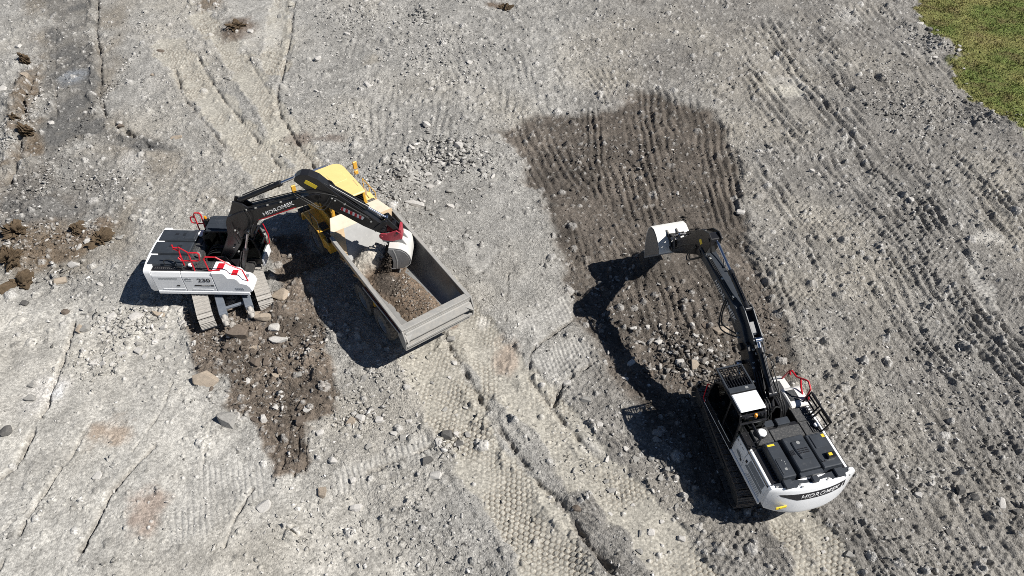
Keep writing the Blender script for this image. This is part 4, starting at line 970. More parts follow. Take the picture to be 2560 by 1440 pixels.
    for k in range(8): q.tube([(-1.5 + .12 * k, 1.42, 3.08), (-1.5 + .12 * k, 1.62, 2.7), (-1.5 + .12 * k, 1.62, 1.5)], .011, 5)
    for z in (2.7, 2.45, 2.2, 1.95, 1.7, 1.5): q.tube([(-1.55, 1.63, z), (-.62, 1.63, z)], .011, 5)
    q.build('windshield_guard', BLACK, c)
    b = MB(); b.tube([(-1.58, 1.3, 2.5), (-1.8, 1.5, 2.45), (-2.0, 1.5, 2.4)], .018, 6); mo = b.build('mirror', BLACK, root)
    q = MB(); q.prism([(-1.98 + .1 * c_, 2.28 + .19 * s_) for c_, s_ in icross(14)], 1.46, 1.53, 'y'); q.build('mirror_shell', HOODGREY, mo, .01)
    q = MB(); q.prism([(-1.98 + .085 * c_, 2.28 + .17 * s_) for c_, s_ in icross(14)], 1.452, 1.459, 'y'); q.build('mirror_glass', MIRROR, mo)
    rail(root, [[(-1.6, 1.36, 1.3), (-1.62, 1.5, 1.4), (-1.62, 1.5, 2.2), (-1.6, 1.4, 2.3)]], .018, RED)
    b = MB(); b.tube([(-1.60, .35, 1.6), (-1.63, .35, 1.62), (-1.63, -.5, 1.62), (-1.60, -.5, 1.6)], .015, 6); b.build('door_handle', FITTING, root)
    # two-piece boom
    x = .28
    lower = [(.05, 1.85), (.25, 1.62), (.5, 1.68), (1.4, 2.28), (2.05, 2.82), (2.3, 3.1), (2.2, 3.4), (1.9, 3.5), (1.5, 3.2), (.9, 2.75), (.15, 2.12)]
    b = MB(); b.prism(lower, -x, x); lo = b.build('boom', BLACK, root, .025)
    q = MB(); q.cyl((-.36, .28, 1.88), (.36, .28, 1.88), .13, 16); q.cyl((-.38, 2.1, 3.15), (.38, 2.1, 3.15), .14, 16); q.cyl((-.58, 1.75, 2.72), (.58, 1.75, 2.72), .075, 12)
    for sx in (-1, 1): q.prism([(.25, 2.1), (.22, 2.62), (.42, 2.72), (.75, 2.5)], sx * .13 - .03, sx * .13 + .03)
    q.build('boom_bracket', BLACK, lo, .012)
    upper = [(1.85, 2.95), (2.1, 2.85), (2.45, 3.1), (3.36, 3.54), (4.35, 3.70), (5.5, 3.86), (6.05, 3.84), (6.25, 4.02), (6.12, 4.24), (5.3, 4.17), (4.0, 4.12), (3.1, 4.08), (2.5, 3.85), (1.95, 3.4)]
    b = MB(); b.prism(upper, -x + .02, x - .02); up = b.build('upper_boom', HOODGREY, root, .025)
    q = MB()
    for sx in (-1, 1):
        q.prism([(1.75, 3.62), (1.88, 3.82), (2.75, 4.26), (2.95, 4.3), (3.1, 4.1), (2.6, 3.8), (1.9, 3.36)], .06 + sx * .16 - .025, .06 + sx * .16 + .025)
    q.prism([(2.05, 3.72), (2.1, 3.8), (2.45, 3.99), (2.5, 3.9)], -.08, .2)
    q.cyl((-.14, 1.85, 3.7), (.26, 1.85, 3.7), .07, 12); q.cyl((-.14, 2.86, 4.2), (.26, 2.86, 4.2), .06, 12)
    q.build('boom_bracket', HOODGREY, up, .012)
    lettering('HIDROMEK', .30, lambda u, v, w: (-x + .02 - .004 - w, 3.75 - u * .985 - v * .15, 3.70 - u * .15 + v * .985), TEXTLIGHT, up, shear=.2, bold=.012, wide=1.2)
    for sx in (-1, 1): hydraulic('boom_cylinder', root, (.85, 1.3), (1.75, 2.72), .58, .105, .06, sx * .47)
    hydraulic('adjust_cylinder', root, (.32, 2.66), (1.85, 3.7), .84, .125, .075, .06)
    hydraulic('arm_cylinder', root, (2.86, 4.2), (5.75, 4.92), .52, .095, .055, .06)
    arm = [(5.6, 4.75), (5.66, 5.02), (5.95, 5.06), (6.45, 4.72), (7.0, 4.15), (8.3, 2.62), (8.44, 2.36), (8.36, 2.16), (8.15, 2.12), (7.9, 2.3), (6.4, 3.6), (5.98, 3.84), (5.78, 4.2)]
    b = MB(); b.prism(arm, -.2, .2); ar = b.build('arm', BLACK, root, .02)
    q = MB()
    for sx in (-1, 1):
        q.prism([(5.62, 4.72), (5.6, 5.06), (5.86, 5.16), (6.3, 4.96), (6.7, 4.56), (6.5, 4.5), (6.0, 4.9)], sx * .2 - .025, sx * .2 + .025)
    q.cyl((-.26, 5.74, 4.92), (.3, 5.74, 4.92), .075, 12); q.cyl((-.3, 6.05, 4.02), (.3, 6.05, 4.02), .13, 16)
    q.build('pin_bracket', BLACK, ar, .01)
    q = MB(); q.prism([(6.12, 4.40), (6.28, 4.52), (6.40, 4.36), (6.24, 4.24)], -.204, -.2); q.build('warning_sticker', STICKER, ar)
    hydraulic('bucket_cylinder', root, (6.55, 4.62), (8.15, 3.05), .62, .085, .05, 0)
    q = MB()
    for sx in (-1, 1):
        q.prism([(7.85, 2.6), (7.95, 2.48), (8.28, 3.0), (8.18, 3.12), (8.05, 3.05)], sx * .24 - .02, sx * .24 + .02)
        q.prism([(8.1, 3.02), (8.22, 3.14), (8.72, 2.66), (8.62, 2.54)], sx * .17 - .03, sx * .17 + .03)
    q.cyl((-.28, 8.16, 3.04), (.28, 8.16, 3.04), .06, 12); q.cyl((-.28, 8.66, 2.6), (.28, 8.66, 2.6), .06, 12); q.cyl((-.28, 8.3, 2.26), (.28, 8.3, 2.26), .075, 12)
    q.build('bucket_link', BLACK, root, .012)
    q = MB()
    for sx in (-1, 1): q.prism([(8.2, 2.18), (8.2, 2.4), (8.55, 2.72), (8.74, 2.68), (8.72, 2.45), (8.4, 2.1)], sx * .22 - .03, sx * .22 + .03)
    q.build('quick_coupler', BLACK, root, .012)
    shell = [(8.24, 2.06), (8.3, 2.26), (8.5, 2.44), (8.76, 2.62), (9.05, 2.70), (9.32, 2.62), (9.50, 2.36), (9.58, 1.98), (9.56, 1.5), (9.48, 1.05), (9.42, .85)]
    plate = [(8.24, 2.06), (8.3, 2.25), (8.5, 2.42), (8.76, 2.6), (9.05, 2.67), (9.3, 2.59), (9.47, 2.34), (9.55, 1.98), (9.53, 1.5), (9.45, 1.05), (9.40, .87), (8.32, 1.98)]
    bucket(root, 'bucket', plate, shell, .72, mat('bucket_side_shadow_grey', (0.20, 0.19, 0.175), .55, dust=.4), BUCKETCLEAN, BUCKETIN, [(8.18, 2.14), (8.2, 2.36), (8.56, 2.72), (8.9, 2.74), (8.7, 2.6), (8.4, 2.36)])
    hoses('boom_hose', root, [[(-.3, 2.5, 3.35), (-.5, 2.9, 3.3), (-.55, 3.25, 3.2), (-.42, 3.5, 3.6), (-.3, 3.6, 3.9)], [(-.3, 2.4, 3.3), (-.58, 2.75, 3.2), (-.62, 3.2, 3.05), (-.46, 3.55, 3.5), (-.3, 3.7, 3.95)],
        [(.32, 1.6, 3.3), (.42, 2.3, 3.5), (.42, 3.0, 3.9), (.3, 3.3, 4.15)], [(-.2, 5.7, 4.25), (-.4, 6.1, 3.7), (-.42, 6.45, 3.35), (-.34, 6.6, 3.6), (-.24, 6.4, 4.0)], [(-.15, 5.6, 4.25), (-.42, 6.2, 3.55), (-.46, 6.55, 3.2), (-.36, 6.7, 3.5), (-.24, 6.5, 3.95)],
        [(.2, 5.0, 4.2), (.3, 5.4, 4.4), (.24, 5.9, 4.6), (.22, 6.4, 4.6)]], .026)
    hoses('boom_pipe', root, [[(-.22 + .05 * k, 3.4, 4.16), (-.22 + .05 * k, 4.3, 4.19), (-.22 + .05 * k, 5.6, 4.25)] for k in range(3)] + [[(-.23, 6.5, 4.0), (-.23, 7.3, 3.3), (-.23, 7.9, 2.6)], [(.22, 6.6, 4.5), (.22, 7.3, 3.6), (.22, 8.0, 2.8)]], .022, None, 0)
    fittings(root, [(-.16, 4.4, 4.22), (-.16, 5.45, 4.26), (-.16, 3.5, 4.2), (.25, 4.75, 4.25), (.25, 4.95, 4.26), (-.3, 2.5, 3.4), (-.3, 2.4, 3.3), (-.1, 1.7, 3.4), (-.05, 1.55, 3.36), (.0, 1.35, 3.22), (-.18, 1.4, 3.1), (-.22, 1.25, 3.0), (-.3, .9, 2.7), (-.28, .6, 2.5)], .04)
    hoses('swivel_hose', root, [[(x, -.35, 1.9), (x + .04, -.05, 2.5), (x * .9, .5, 2.55), (x * .8, 1.1, 2.95)] for x in (-.22, -.12, .24, .32, .4)] + [[(.34, .1, 2.5), (.42, .6, 2.75), (.36, 1.2, 3.2)], [(.28, 1.0, 3.1), (.4, 1.02, 3.3), (.3, 1.3, 3.35)], [(-.3, -.3, 2.2), (-.1, -.2, 2.7), (.2, -.1, 2.4)]], .024)
    return root

# ------------------------------------------------------------------ articulated dump truck
def wheel(root, x, y, R=.77, w=.56):
    sx = 1 if x > 0 else -1
    b = MB()
    b.lathe([(R * .52, -w / 2), (R * .80, -w / 2), (R * .93, -w * .44), (R * .975, -w * .3), (R * .975, w * .3), (R * .93, w * .44), (R * .80, w / 2), (R * .52, w / 2)], (x, y, R), (1, 0, 0), 36)
    n = 22
    for k in range(n):
        for s in (-1, 1):
            a = 2 * math.pi * (k + (.5 if s > 0 else 0)) / n
            M = Matrix.Translation((x, y, R)) @ Matrix.Rotation(a, 4, 'X')
            vs = [M @ Vector(p) for p in ((s * .02, -.045, R * .96), (s * .02, .03, R * .96), (s * w * .46, .10, R * .93), (s * w * .46, .02, R * .93), (s * .02, -.04, R * 1.0), (s * .02, .025, R * 1.0), (s * w * .49, .095, R * .955), (s * w * .49, .02, R * .955))]
            b.add(vs, [(0, 3, 2, 1), (4, 5, 6, 7), (0, 1, 5, 4), (1, 2, 6, 5), (2, 3, 7, 6), (3, 0, 4, 7)])
    wh = b.build('wheel', TYRE, root, 0, True)
    q = MB()
    q.lathe([(R * .54, w * .46), (R * .50, w * .44), (R * .46, w * .26), (R * .42, w * .1), (R * .2, w * .12), (R * .18, w * .3), (.0, w * .32)] if sx > 0 else [(R * .54, -w * .46), (R * .50, -w * .44), (R * .46, -w * .26), (R * .42, -w * .1), (R * .2, -w * .12), (R * .18, -w * .3), (.0, -w * .32)], (x, y, R), (1, 0, 0), 28)
    q.build('rim', RIM, wh, 0, True)

def load_h(x, y):
    """height of the soil in the bed (truck frame)"""
    h = 1.50 + .03 * np.sin(x * 2.1 + y) + .34 * np.exp(-(((x + .1) / .75) ** 4 + ((y - 2.0) / 1.75) ** 4))
    h = np.maximum(h, 1.55 + .95 * np.exp(-(((x + .30) / .95) ** 2 + ((y - 4.70) / .60) ** 2)))
    h = np.maximum(h, 1.55 + .45 * np.exp(-(((x + .55) / .6) ** 2 + ((y - 3.3) / .9) ** 2)))
    return h + .07 * fbm(x * 3 + 9, y * 3, 1.0, 5, 31)

def dump_truck():
    root = empty('dump_truck', (-2.797, 18.04, 0), math.radians(35.6))
    tag(root, 'yellow articulated dump truck with an open grey bed being loaded', 'dump truck')
    Lb = 5.9
    def zt(y): return 2.56 + .30 * y / Lb
    # bed shell: lofted half sections
    def section(y, k):
        t = zt(y)
        return [(-1.5 + k, t), (-1.49 + k, t - .36), (-1.06 + k * .8, 1.70), (-.80 + k * .3, 1.57 + k * .3), (.80 - k * .3, 1.57 + k * .3), (1.06 - k * .8, 1.70), (1.49 - k, t - .36), (1.5 - k, t)]
    def loft(rows, i0, i1):
        b = MB(); n = i1 - i0; vs = []
        for y, k in rows: vs += [(p[0], y, p[1]) for p in section(y, k)[i0:i1]]
        m = len(rows)
        b.add(vs, [(r * n + i, r * n + i + 1, (r + 1) * n + i + 1, (r + 1) * n + i) for r in range(m - 1) for i in range(n - 1)])
        return b
    ys = [0.02 + (Lb - .02) * i / 8 for i in range(9)]
    bed = loft([(y, 0) for y in ys], 0, 8).build('bed', BEDTAN, root)
    loft([(y, .09) for y in ys], 3, 5).build('bed_floor', BEDSTEEL, bed)
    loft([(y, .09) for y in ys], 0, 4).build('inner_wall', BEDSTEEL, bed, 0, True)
    loft([(y, .09) for y in ys], 4, 8).build('inner_wall', BEDSHADE, bed, 0, True)
    for sx in (-1, 1):
        b = MB(); b.add([(sx * (1.5 + .025), 0, zt(0)), (sx * 1.38, 0, zt(0)), (sx * 1.38, Lb, zt(Lb)), (sx * 1.525, Lb, zt(Lb)), (sx * 1.525, 0, zt(0) - .1), (sx * 1.38, 0, zt(0) - .04), (sx * 1.38, Lb, zt(Lb) - .04), (sx * 1.525, Lb, zt(Lb) - .1)],
              [(0, 1, 2, 3), (7, 6, 5, 4), (0, 3, 7, 4), (1, 5, 6, 2), (0, 4, 5, 1), (3, 2, 6, 7)]); b.build('bed_rim', BEDRIM, bed, .012)
        b = MB(); b.box(sx * 1.58 - .02, sx * 1.58 + .02, .1, 3.0, zt(1) - .28, zt(1) - .2); b.box(sx * 1.53 - .05, sx * 1.53 + .05, .12, 2.9, zt(1) - .34, zt(1) - .26); b.build('side_rail', BEDRIM, bed, .01)
        b = MB(); b.box(sx * 1.52 - .03, sx * 1.52 + .03, .12, 2.9, zt(0.5) - .22, zt(.5) - .14); b.build('rubber_strip', mat('rail_red_brown', (.10, .025, .02), .7), bed)
        for y in (1.2, 2.6, 4.0, 5.2):
            b = MB(); b.prism([(sx * 1.49, 2.2), (sx * 1.53, 2.2), (sx * 1.10, 1.64), (sx * .8, 1.5), (sx * .8, 1.56), (sx * 1.06, 1.70)], y - .06, y + .06, 'y'); b.build('bed_rib', BEDTAN, bed)
    # sloping front plate and spill guard
    b = MB(); b.add([(-1.05, 4.75, 1.4), (1.05, 4.75, 1.4), (1.42, 6.0, 2.9), (-1.42, 6.0, 2.9), (-1.05, 4.83, 1.33), (1.05, 4.83, 1.33), (1.42, 6.08, 2.84), (-1.42, 6.08, 2.84)], [(0, 1, 2, 3), (7, 6, 5, 4), (0, 3, 7, 4), (1, 5, 6, 2), (0, 4, 5, 1), (3, 2, 6, 7)]); b.build('front_plate', BEDSTEEL, bed)
    for sx in (-1, 1):
        b = MB(); b.add([(sx * 1.42, 5.2, 1.9), (sx * 1.42, 6.0, 2.9), (sx * .82, 6.0, 2.9), (sx * 1.12, 5.3, 2.06), (sx * 1.42, 5.19, 1.93), (sx * 1.42, 5.99, 2.93), (sx * .82, 5.99, 2.93), (sx * 1.12, 5.29, 2.09)], [(0, 1, 2, 3), (7, 6, 5, 4), (0, 3, 7, 4), (1, 5, 6, 2), (0, 4, 5, 1), (3, 2, 6, 7)]); b.build('corner_plate', BEDTAN, bed)
    b = MB(); b.prism([(4.98, 1.68), (5.02, 1.86), (5.10, 1.90), (5.12, 1.74)], -.9, .9); b.build('plate_step', WHITEDIRTY, bed, .01)
    b = MB(); b.add([(-1.42, 6.0, 2.88), (1.42, 6.0, 2.88), (1.1, 6.62, 3.16), (-1.1, 6.62, 3.16), (-1.42, 6.03, 2.82), (1.42, 6.03, 2.82), (1.1, 6.66, 3.1), (-1.1, 6.66, 3.1)], [(0, 1, 2, 3), (7, 6, 5, 4), (0, 3, 7, 4), (1, 5, 6, 2), (0, 4, 5, 1), (3, 2, 6, 7)]); b.build('spill_guard', mat('bed_cream_worn', (.60, .52, .40), .6, dust=.4, dustcol=(.55, .50, .44), nscale=1.6, var=.15), bed, .015)
    # tailgate
    b = MB(); b.box(-1.5, 1.5, .0, .28, 2.42, 2.56); b.prism([(0, 2.42), (.28, 2.42), (.2, 1.3), (.05, 1.3)], -1.46, 1.46); b.prism([(-.04, 2.34), (0.04, 2.36), (.02, 2.0), (-.12, 1.96), (-.16, 2.04)], -1.4, 1.4); b.box(-1.46, 1.46, -.12, .1, 1.62, 1.74)
    tg = b.build('tailgate', BEDRIM, root, .015)
    for sx in (-1, 1):
        b = MB(); b.prism([(.26, 2.56), (-.02, 2.5), (-.18, 2.1), (-.12, 1.6), (.1, 1.55), (.4, 2.0)], sx * 1.5 - .03, sx * 1.5 + .03); b.build('end_plate', BEDRIM, tg, .01)
        b = MB(); b.add([(sx * 1.45, -.02, 2.32), (sx * 1.45, -.26, 2.02), (sx * 1.08, -.03, 2.3), (sx * 1.45, -.04, 1.78)], [(0, 1, 2), (0, 3, 1), (1, 3, 2), (0, 2, 3)]); b.build('gusset', BEDRIM, tg)
    # chassis, axles, wheels
    b = MB(); b.box(-.42, .42, .7, 6.6, .82, 1.22); b.box(-.4, .4, 6.4, 10.2, .8, 1.3)
    for y in (2.22, 3.88, 8.45): b.cyl((-1.0, y, .8), (1.0, y, .8), .2, 14)
    b.box(-1.0, -.8, 2.4, 3.7, .74, .96); b.box(.8, 1.0, 2.4, 3.7, .74, .96)
    b.build('chassis', UNDER, root, .02)
    b = MB(); b.box(-1.24, -1.04, 2.9, 3.2, .95, 1.25); b.box(1.04, 1.24, 2.9, 3.2, .95, 1.25); b.build('bogie_bracket', YELLOW, root, .02)
    for y in (2.22, 3.88, 8.45):
        for sx in (-1, 1): wheel(root, sx * 1.13, y)
    # tractor body
    b = MB(); b.prism([(7.0, 1.3), (7.0, 2.3), (9.3, 2.34), (10.0, 2.2), (10.35, 1.9), (10.42, 1.25), (9.6, 1.15), (7.4, 1.15)], -.82, .82); b.build('engine_hood', YELLOW, root, .05)
    b = MB(); b.prism([(10.36, 1.3), (10.40, 1.3), (10.36, 1.9), (10.32, 1.9)], -.6, .6); b.build('front_grille', BLACK, root)
    b = MB(); b.box(-1.3, 1.3, 10.2, 10.5, .7, 1.15); b.build('bumper', UNDER, root, .03)
    # cab: yellow pillars with panes and a long roof
    y0, y1 = 7.12, 9.62
    prof = [(y0, 2.0), (y0 - .02, 3.0), (y0 + .12, 3.36), (y1 - .2, 3.36), (y1 + .1, 2.3)]
    b = MB()
    for sx in (-1, 1):
        x = sx * .78
        for p, q in zip(prof, prof[1:]): b.strip([p, q], x - .05, x + .05, -.1)
        b.box(x - .05, x + .05, y0, y1 + .05, 1.5, 2.36); b.box(x - .05, x + .05, 8.35, 8.45, 2.3, 3.36)
    b.box(-.8, .8, y0 - .03, y0 + .06, 1.5, 2.5); b.box(-.8, -.68, y0 - .03, y0 + .06, 2.5, 3.36); b.box(.68, .8, y0 - .03, y0 + .06, 2.5, 3.36)
    cb = b.build('cab', YELLOW, root, .02)
    for sx in (-1, 1):
        b = MB(); b.prism([(y0 + .14, 2.4), (y0 + .12, 3.0), (y0 + .22, 3.26), (8.33, 3.26), (8.33, 2.4)], sx * .785 - .01, sx * .785 + .01); b.build('side_window', GLASSDARK, cb)
        b = MB(); b.prism([(8.47, 2.4), (8.47, 3.26), (y1 - .26, 3.26), (y1 + .0, 2.4)], sx * .785 - .01, sx * .785 + .01); b.build('side_window', GLASSDARK, cb)
    b = MB(); b.box(-.67, .67, y0 - .01, y0 + .01, 2.5, 3.34); b.build('rear_window', GLASSDARK, cb)
    b = MB()
    for k in range(9): b.box(-.66, .66, y0 - .05, y0 - .035, 2.54 + k * .09, 2.56 + k * .09)
    b.build('window_guard', BLACK, cb)
    b = MB(); b.strip([(y1 + .1, 2.36), (y1 - .17, 3.34)], -.72, .72, .012); b.build('windshield', GLASSDARK, cb)
    b = MB(); b.box(-.68, .68, y0 + .1, y1 - .1, 1.6, 2.25); b.box(-.3, .25, 7.6, 7.75, 2.2, 3.0); b.box(-.3, .25, 7.7, 8.2, 2.2, 2.4); b.build('console', INTERIOR, cb)
    n = 10
    plan = [(-.80, y0 - .08), (.80, y0 - .08), (.84, y0 + .3), (.84, y1 - .55)] + [(.42 + .42 * math.cos(a), y1 - .45 + .42 * math.sin(a)) for a in [math.pi / 2 * i / 5 for i in range(1, 6)]] + [(-.42 - .42 * math.sin(a), y1 - .45 + .42 * math.cos(a)) for a in [math.pi / 2 * i / 5 for i in range(0, 6)]] + [(-.84, y0 + .3)]
    b = MB(); b.prism(plan, 3.36, 3.47, 'z'); rf = b.build('roof', YELLOWROOF, cb, .035)
    b = MB(); b.prism([(-.1, 8.2), (.5, 8.2), (.56, 8.26), (.56, 8.98), (-.1, 8.98)], 3.465, 3.478, 'z'); b.build('roof_hatch', YELLOWROOF, rf, .006)
    b = MB(); b.box(.7, .72, 7.5, 8.0, 3.465, 3.476); b.build('roof_seam', BEDTAN, rf)
    b = MB(); b.prism([(-.86, 9.2), (.0, 9.5), (.3, 9.66), (.2, 9.78), (-.6, 9.78), (-.95, 9.5)], 3.30, 3.42, 'z'); b.build('visor', mat('visor_blue_grey', (.10, .12, .17), .4), cb, .02)
    # fenders, left side boxes, right side intake
    for sx in (-1, 1):
        b = MB(); b.prism([(7.35, 1.75), (7.6, 1.86), (9.2, 1.86), (9.55, 1.6), (9.6, 1.2), (9.5, 1.2), (9.4, 1.55), (9.1, 1.76), (7.7, 1.76), (7.4, 1.5), (7.3, 1.2), (7.2, 1.2)], sx * 1.13 - .31, sx * 1.13 + .31); b.build('fender', YELLOW, root, .02)
        b = MB(); b.box(sx * 1.16 - .24, sx * 1.16 + .24, 6.72, 7.3, 1.2, 1.7); b.build('side_tank', YELLOW, root, .03)
    b = MB(); b.box(-1.32, -.98, 6.95, 7.45, 1.88, 1.93); b.box(-1.25, -.9, 7.6, 8.1, 1.865, 1.885); b.build('step_plate', UNDER, root, .008)
    lettering('DE', .17, lambda u, v, w: (-1.16 + v * .2 + u * .1, 7.2 - u, 1.935 + w), TEXTLIGHT, root, bold=.03)
    b = MB(); b.box(-1.34, -.88, 6.85, 7.05, 1.7, 1.9); b.build('filter_box', BLACK, root, .02)
    b = MB(); b.prism([(6.62, 1.3), (6.62, 2.5), (6.74, 2.66), (7.05, 2.66), (7.08, 1.3)], -.98, -.2); bx = b.build('cooler_box', YELLOW, root, .03)
    b = MB(); b.box(-.99, -.98, 6.76, 6.94, 2.0, 2.12); b.build('handle', BLACK, bx)
    b = MB(); b.prism([(6.7, 1.4), (6.7, 2.5), (6.8, 2.66), (7.9, 2.7), (8.1, 2.5), (8.1, 1.4)], .86, 1.32); bx = b.build('air_intake_box', YELLOWROOF, root, .04)
    slots(bx, [(.93, 1.24, 6.9, 7.32)], 2.69, UNDER, 'intake_grille', .06)
    b = MB()
    for k in range(7): b.box(.93 + k * .047, .945 + k * .047, 6.9, 7.32, 2.68, 2.70)
    b.build('grille_bar', BEDRIM, bx)
    b = MB(); b.cyl((1.05, 7.75, 2.6), (1.05, 7.75, 2.95), .09, 14); b.build('exhaust_pipe', BEDTAN, root)
    rail(root, [[(-1.4, 7.5, 1.86), (-1.4, 7.5, 2.5), (-1.4, 8.9, 2.5), (-1.4, 9.2, 1.8)], [(-1.42, 8.2, 1.86), (-1.42, 8.2, 2.5)]], .016, UNDER)
    rail(root, [[(1.3, 7.2, 2.66), (1.3, 7.2, 3.05), (1.3, 8.4, 3.05), (1.3, 8.4, 2.4)], [(1.3, 7.8, 2.7), (1.3, 7.8, 3.05)]], .018, YELLOW)
    for sx in (1, -1):
        b = MB(); b.tube([(sx * .8, 9.2, 2.9), (sx * 1.15, 9.5, 3.1), (sx * 1.45, 9.45, 3.15), (sx * 1.45, 9.45, 2.6)], .016, 6); b.tube([(sx * .8, 9.0, 2.5), (sx * 1.42, 9.4, 2.65)], .014, 6); mo = b.build('mirror', UNDER, root)
        q = MB(); q.box(sx * 1.48 - .1, sx * 1.48 + .1, 9.42, 9.5, 2.85, 3.25); q.box(sx * 1.48 - .1, sx * 1.48 + .1, 9.42, 9.5, 2.55, 2.78); q.build('mirror_shell', YELLOW, mo, .025)
    return root

excavator_L(); excavator_R(); TRUCK = dump_truck()

# ------------------------------------------------------------------ soil in the bed and soil falling from the bucket
def attr_mesh(name, verts, faces, cols, m):
    me = bpy.data.meshes.new(name)
    v = np.asarray(verts, np.float32); f = np.asarray(faces, np.int32); k = f.shape[1]
    me.vertices.add(len(v)); me.vertices.foreach_set('co', v.ravel())
    me.loops.add(f.size); me.loops.foreach_set('vertex_index', f.ravel())
    me.polygons.add(len(f)); me.polygons.foreach_set('loop_start', np.arange(0, f.size, k, dtype=np.int32))
    me.update(calc_edges=True)
    at = me.attributes.new('ground_col', 'FLOAT_COLOR', 'POINT')
    ru = me.attributes.new('roughness_of_soil', 'FLOAT', 'POINT'); ru.data.foreach_set('value', np.full(len(v), .6, np.float32))
    at = me.attributes['ground_col']; at.data.foreach_set('color', np.concatenate([cols, np.ones((len(v), 1))], 1).astype(np.float32).ravel())
    me.materials.append(m)
    o = bpy.data.objects.new(name, me); COL.objects.link(o)
    return o
GM = bpy.data.materials['ground_gravel']
TM = Matrix.Translation(TRUCK.location) @ Matrix.Rotation(TRUCK.rotation_euler[2], 4, 'Z')
def to_world(M, v):
    A = np.array(M); return v @ A[:3, :3].T + A[:3, 3]

HULLS = []
for _k in range(14):
    r = np.random.default_rng(100 + _k); n = 9 if _k < 10 else 16
    p = r.normal(size=(n, 3)); p /= np.linalg.norm(p, axis=1)[:, None]; p *= r.uniform(.75, 1.1, (n, 1)) * np.array([1, r.uniform(.6, .95), r.uniform(.35, .75)])
    bm = bmesh.new()
    for q in p: bm.verts.new(q)
    bmesh.ops.convex_hull(bm, input=bm.verts); bmesh.ops.triangulate(bm, faces=bm.faces)
    bm.verts.ensure_lookup_table()
    used = [v for v in bm.verts if v.link_faces]; ix = {v.index: i for i, v in enumerate(used)}
    bm.verts.index_update(); ix = {v: i for i, v in enumerate(used)}
    HULLS.append((np.array([tuple(v.co) for v in used]), np.array([[ix[v] for v in f.verts] for f in bm.faces]))); bm.free()
def scatter(name, P, size, cols, m, seed, flat=1.0):
    """many small broken stones as one mesh"""
    r = np.random.default_rng(seed); V, Fc, C = [], [], []; off = 0
    which = r.integers(0, 10, len(P))
    for h in range(10):
        s = np.where(which == h)[0]
        if not len(s): continue
        hv, hf = HULLS[h]
        a = r.uniform(0, 6.28, len(s)); b = r.normal(0, .35, len(s))
        ca, sa, cb, sb = np.cos(a), np.sin(a), np.cos(b), np.sin(b)
        st = np.stack([r.uniform(.7, 1.4, len(s)), r.uniform(.7, 1.1, len(s)), r.uniform(.7, 1.1, len(s)) * flat], 1)
        v = hv[None] * st[:, None, :] * size[s][:, None, None]
        x, y, z = v[..., 0], v[..., 1], v[..., 2]
        y, z = y * cb[:, None] - z * sb[:, None], y * sb[:, None] + z * cb[:, None]
        x, y = x * ca[:, None] - y * sa[:, None], x * sa[:, None] + y * ca[:, None]
        v = np.stack([x, y, z], -1) + P[s][:, None, :]
        V.append(v.reshape(-1, 3)); Fc.append((hf[None] + (np.arange(len(s)) * len(hv))[:, None, None] + off).reshape(-1, 3)); off += len(s) * len(hv)
        C.append(np.repeat(cols[s], len(hv), 0))
    o = attr_mesh(name, np.concatenate(V), np.concatenate(Fc), np.concatenate(C), m)
    o['kind'] = 'stuff'
    return o

def soil_load():
    nx, ny = 90, 190
    X, Y = np.meshgrid(np.linspace(-1.3, 1.3, nx), np.linspace(.2, 5.5, ny))
    Z = load_h(X, Y)
    D, a, b, c = cells(X * 1.0, Y, .16, 3); Z = Z + .07 * np.where(c < .6, np.clip(1 - D / .45, 0, 1), 0)
    n2 = fbm(X, Y, .3, 4, 41)
    C = mix(np.ones(X.shape + (3,), np.float32) * np.array((.165, .125, .093), np.float32), (.42, .39, .34), sstep(3.9, 4.5, Y + .4 * n2)) * (1 + .5 * n2)[..., None]
    C = mix(C, (.07, .058, .048), sstep(.9, .4, np.hypot((X + .50) / .75, (Y - 3.1) / 1.2)))
    i = np.arange(nx * ny).reshape(ny, nx)
    f = np.stack([i[:-1, :-1], i[:-1, 1:], i[1:, 1:], i[1:, :-1]], -1).reshape(-1, 4)
    o = attr_mesh('soil_load', np.stack([X, Y, Z], -1).reshape(-1, 3), f, C.reshape(-1, 3), GM)
    o.matrix_world = TM
    tag(o, 'brown soil and stones heaped on the floor of the dump truck bed', 'soil', kind='stuff')
    r = np.random.default_rng(3); n = 700
    x = r.normal(-.1, .38, n); y = r.uniform(.6, 3.4, n)
    P = to_world(TM, np.stack([x, y, load_h(x, y) + .02], 1))
    t = r.random((n, 1)) ** 4
    scatter('load_gravel', P, .02 + .06 * r.random(n) ** 3, (1 - t) * np.array([[.16, .135, .11]]) + t * np.array([[.52, .49, .45]]), GM, 4)
soil_load()

def falling_soil():
    r = np.random.default_rng(8); n = 5200
    t = r.random(n) ** .8
    # from the bucket mouth down and towards the front plate of the bed, spreading as it falls (excavator frame -> world)
    M = Matrix.Translation((-12.27, 21.87, 0)) @ Matrix.Rotation(math.radians(-91.38), 4, 'Z')
    y = 7.42 - .12 * t - .42 * r.random(n) ** 1.5 * (.25 + t); z = 2.75 - 1.1 * t + .12 * r.normal(size=n)
    x = r.normal(0, .26 + .20 * t, n) + .10
    P = to_world(M, np.stack([x, y, z], 1))
    c = np.array([[.055, .045, .037]]) * r.uniform(.5, 1.7, (n, 1))
    o = scatter('falling_soil', P, .014 + .075 * r.random(n) ** 3.5, c, GM, 9)
    tag(o, 'dark soil pouring out of the raised excavator bucket into the truck bed', 'soil')
falling_soil()

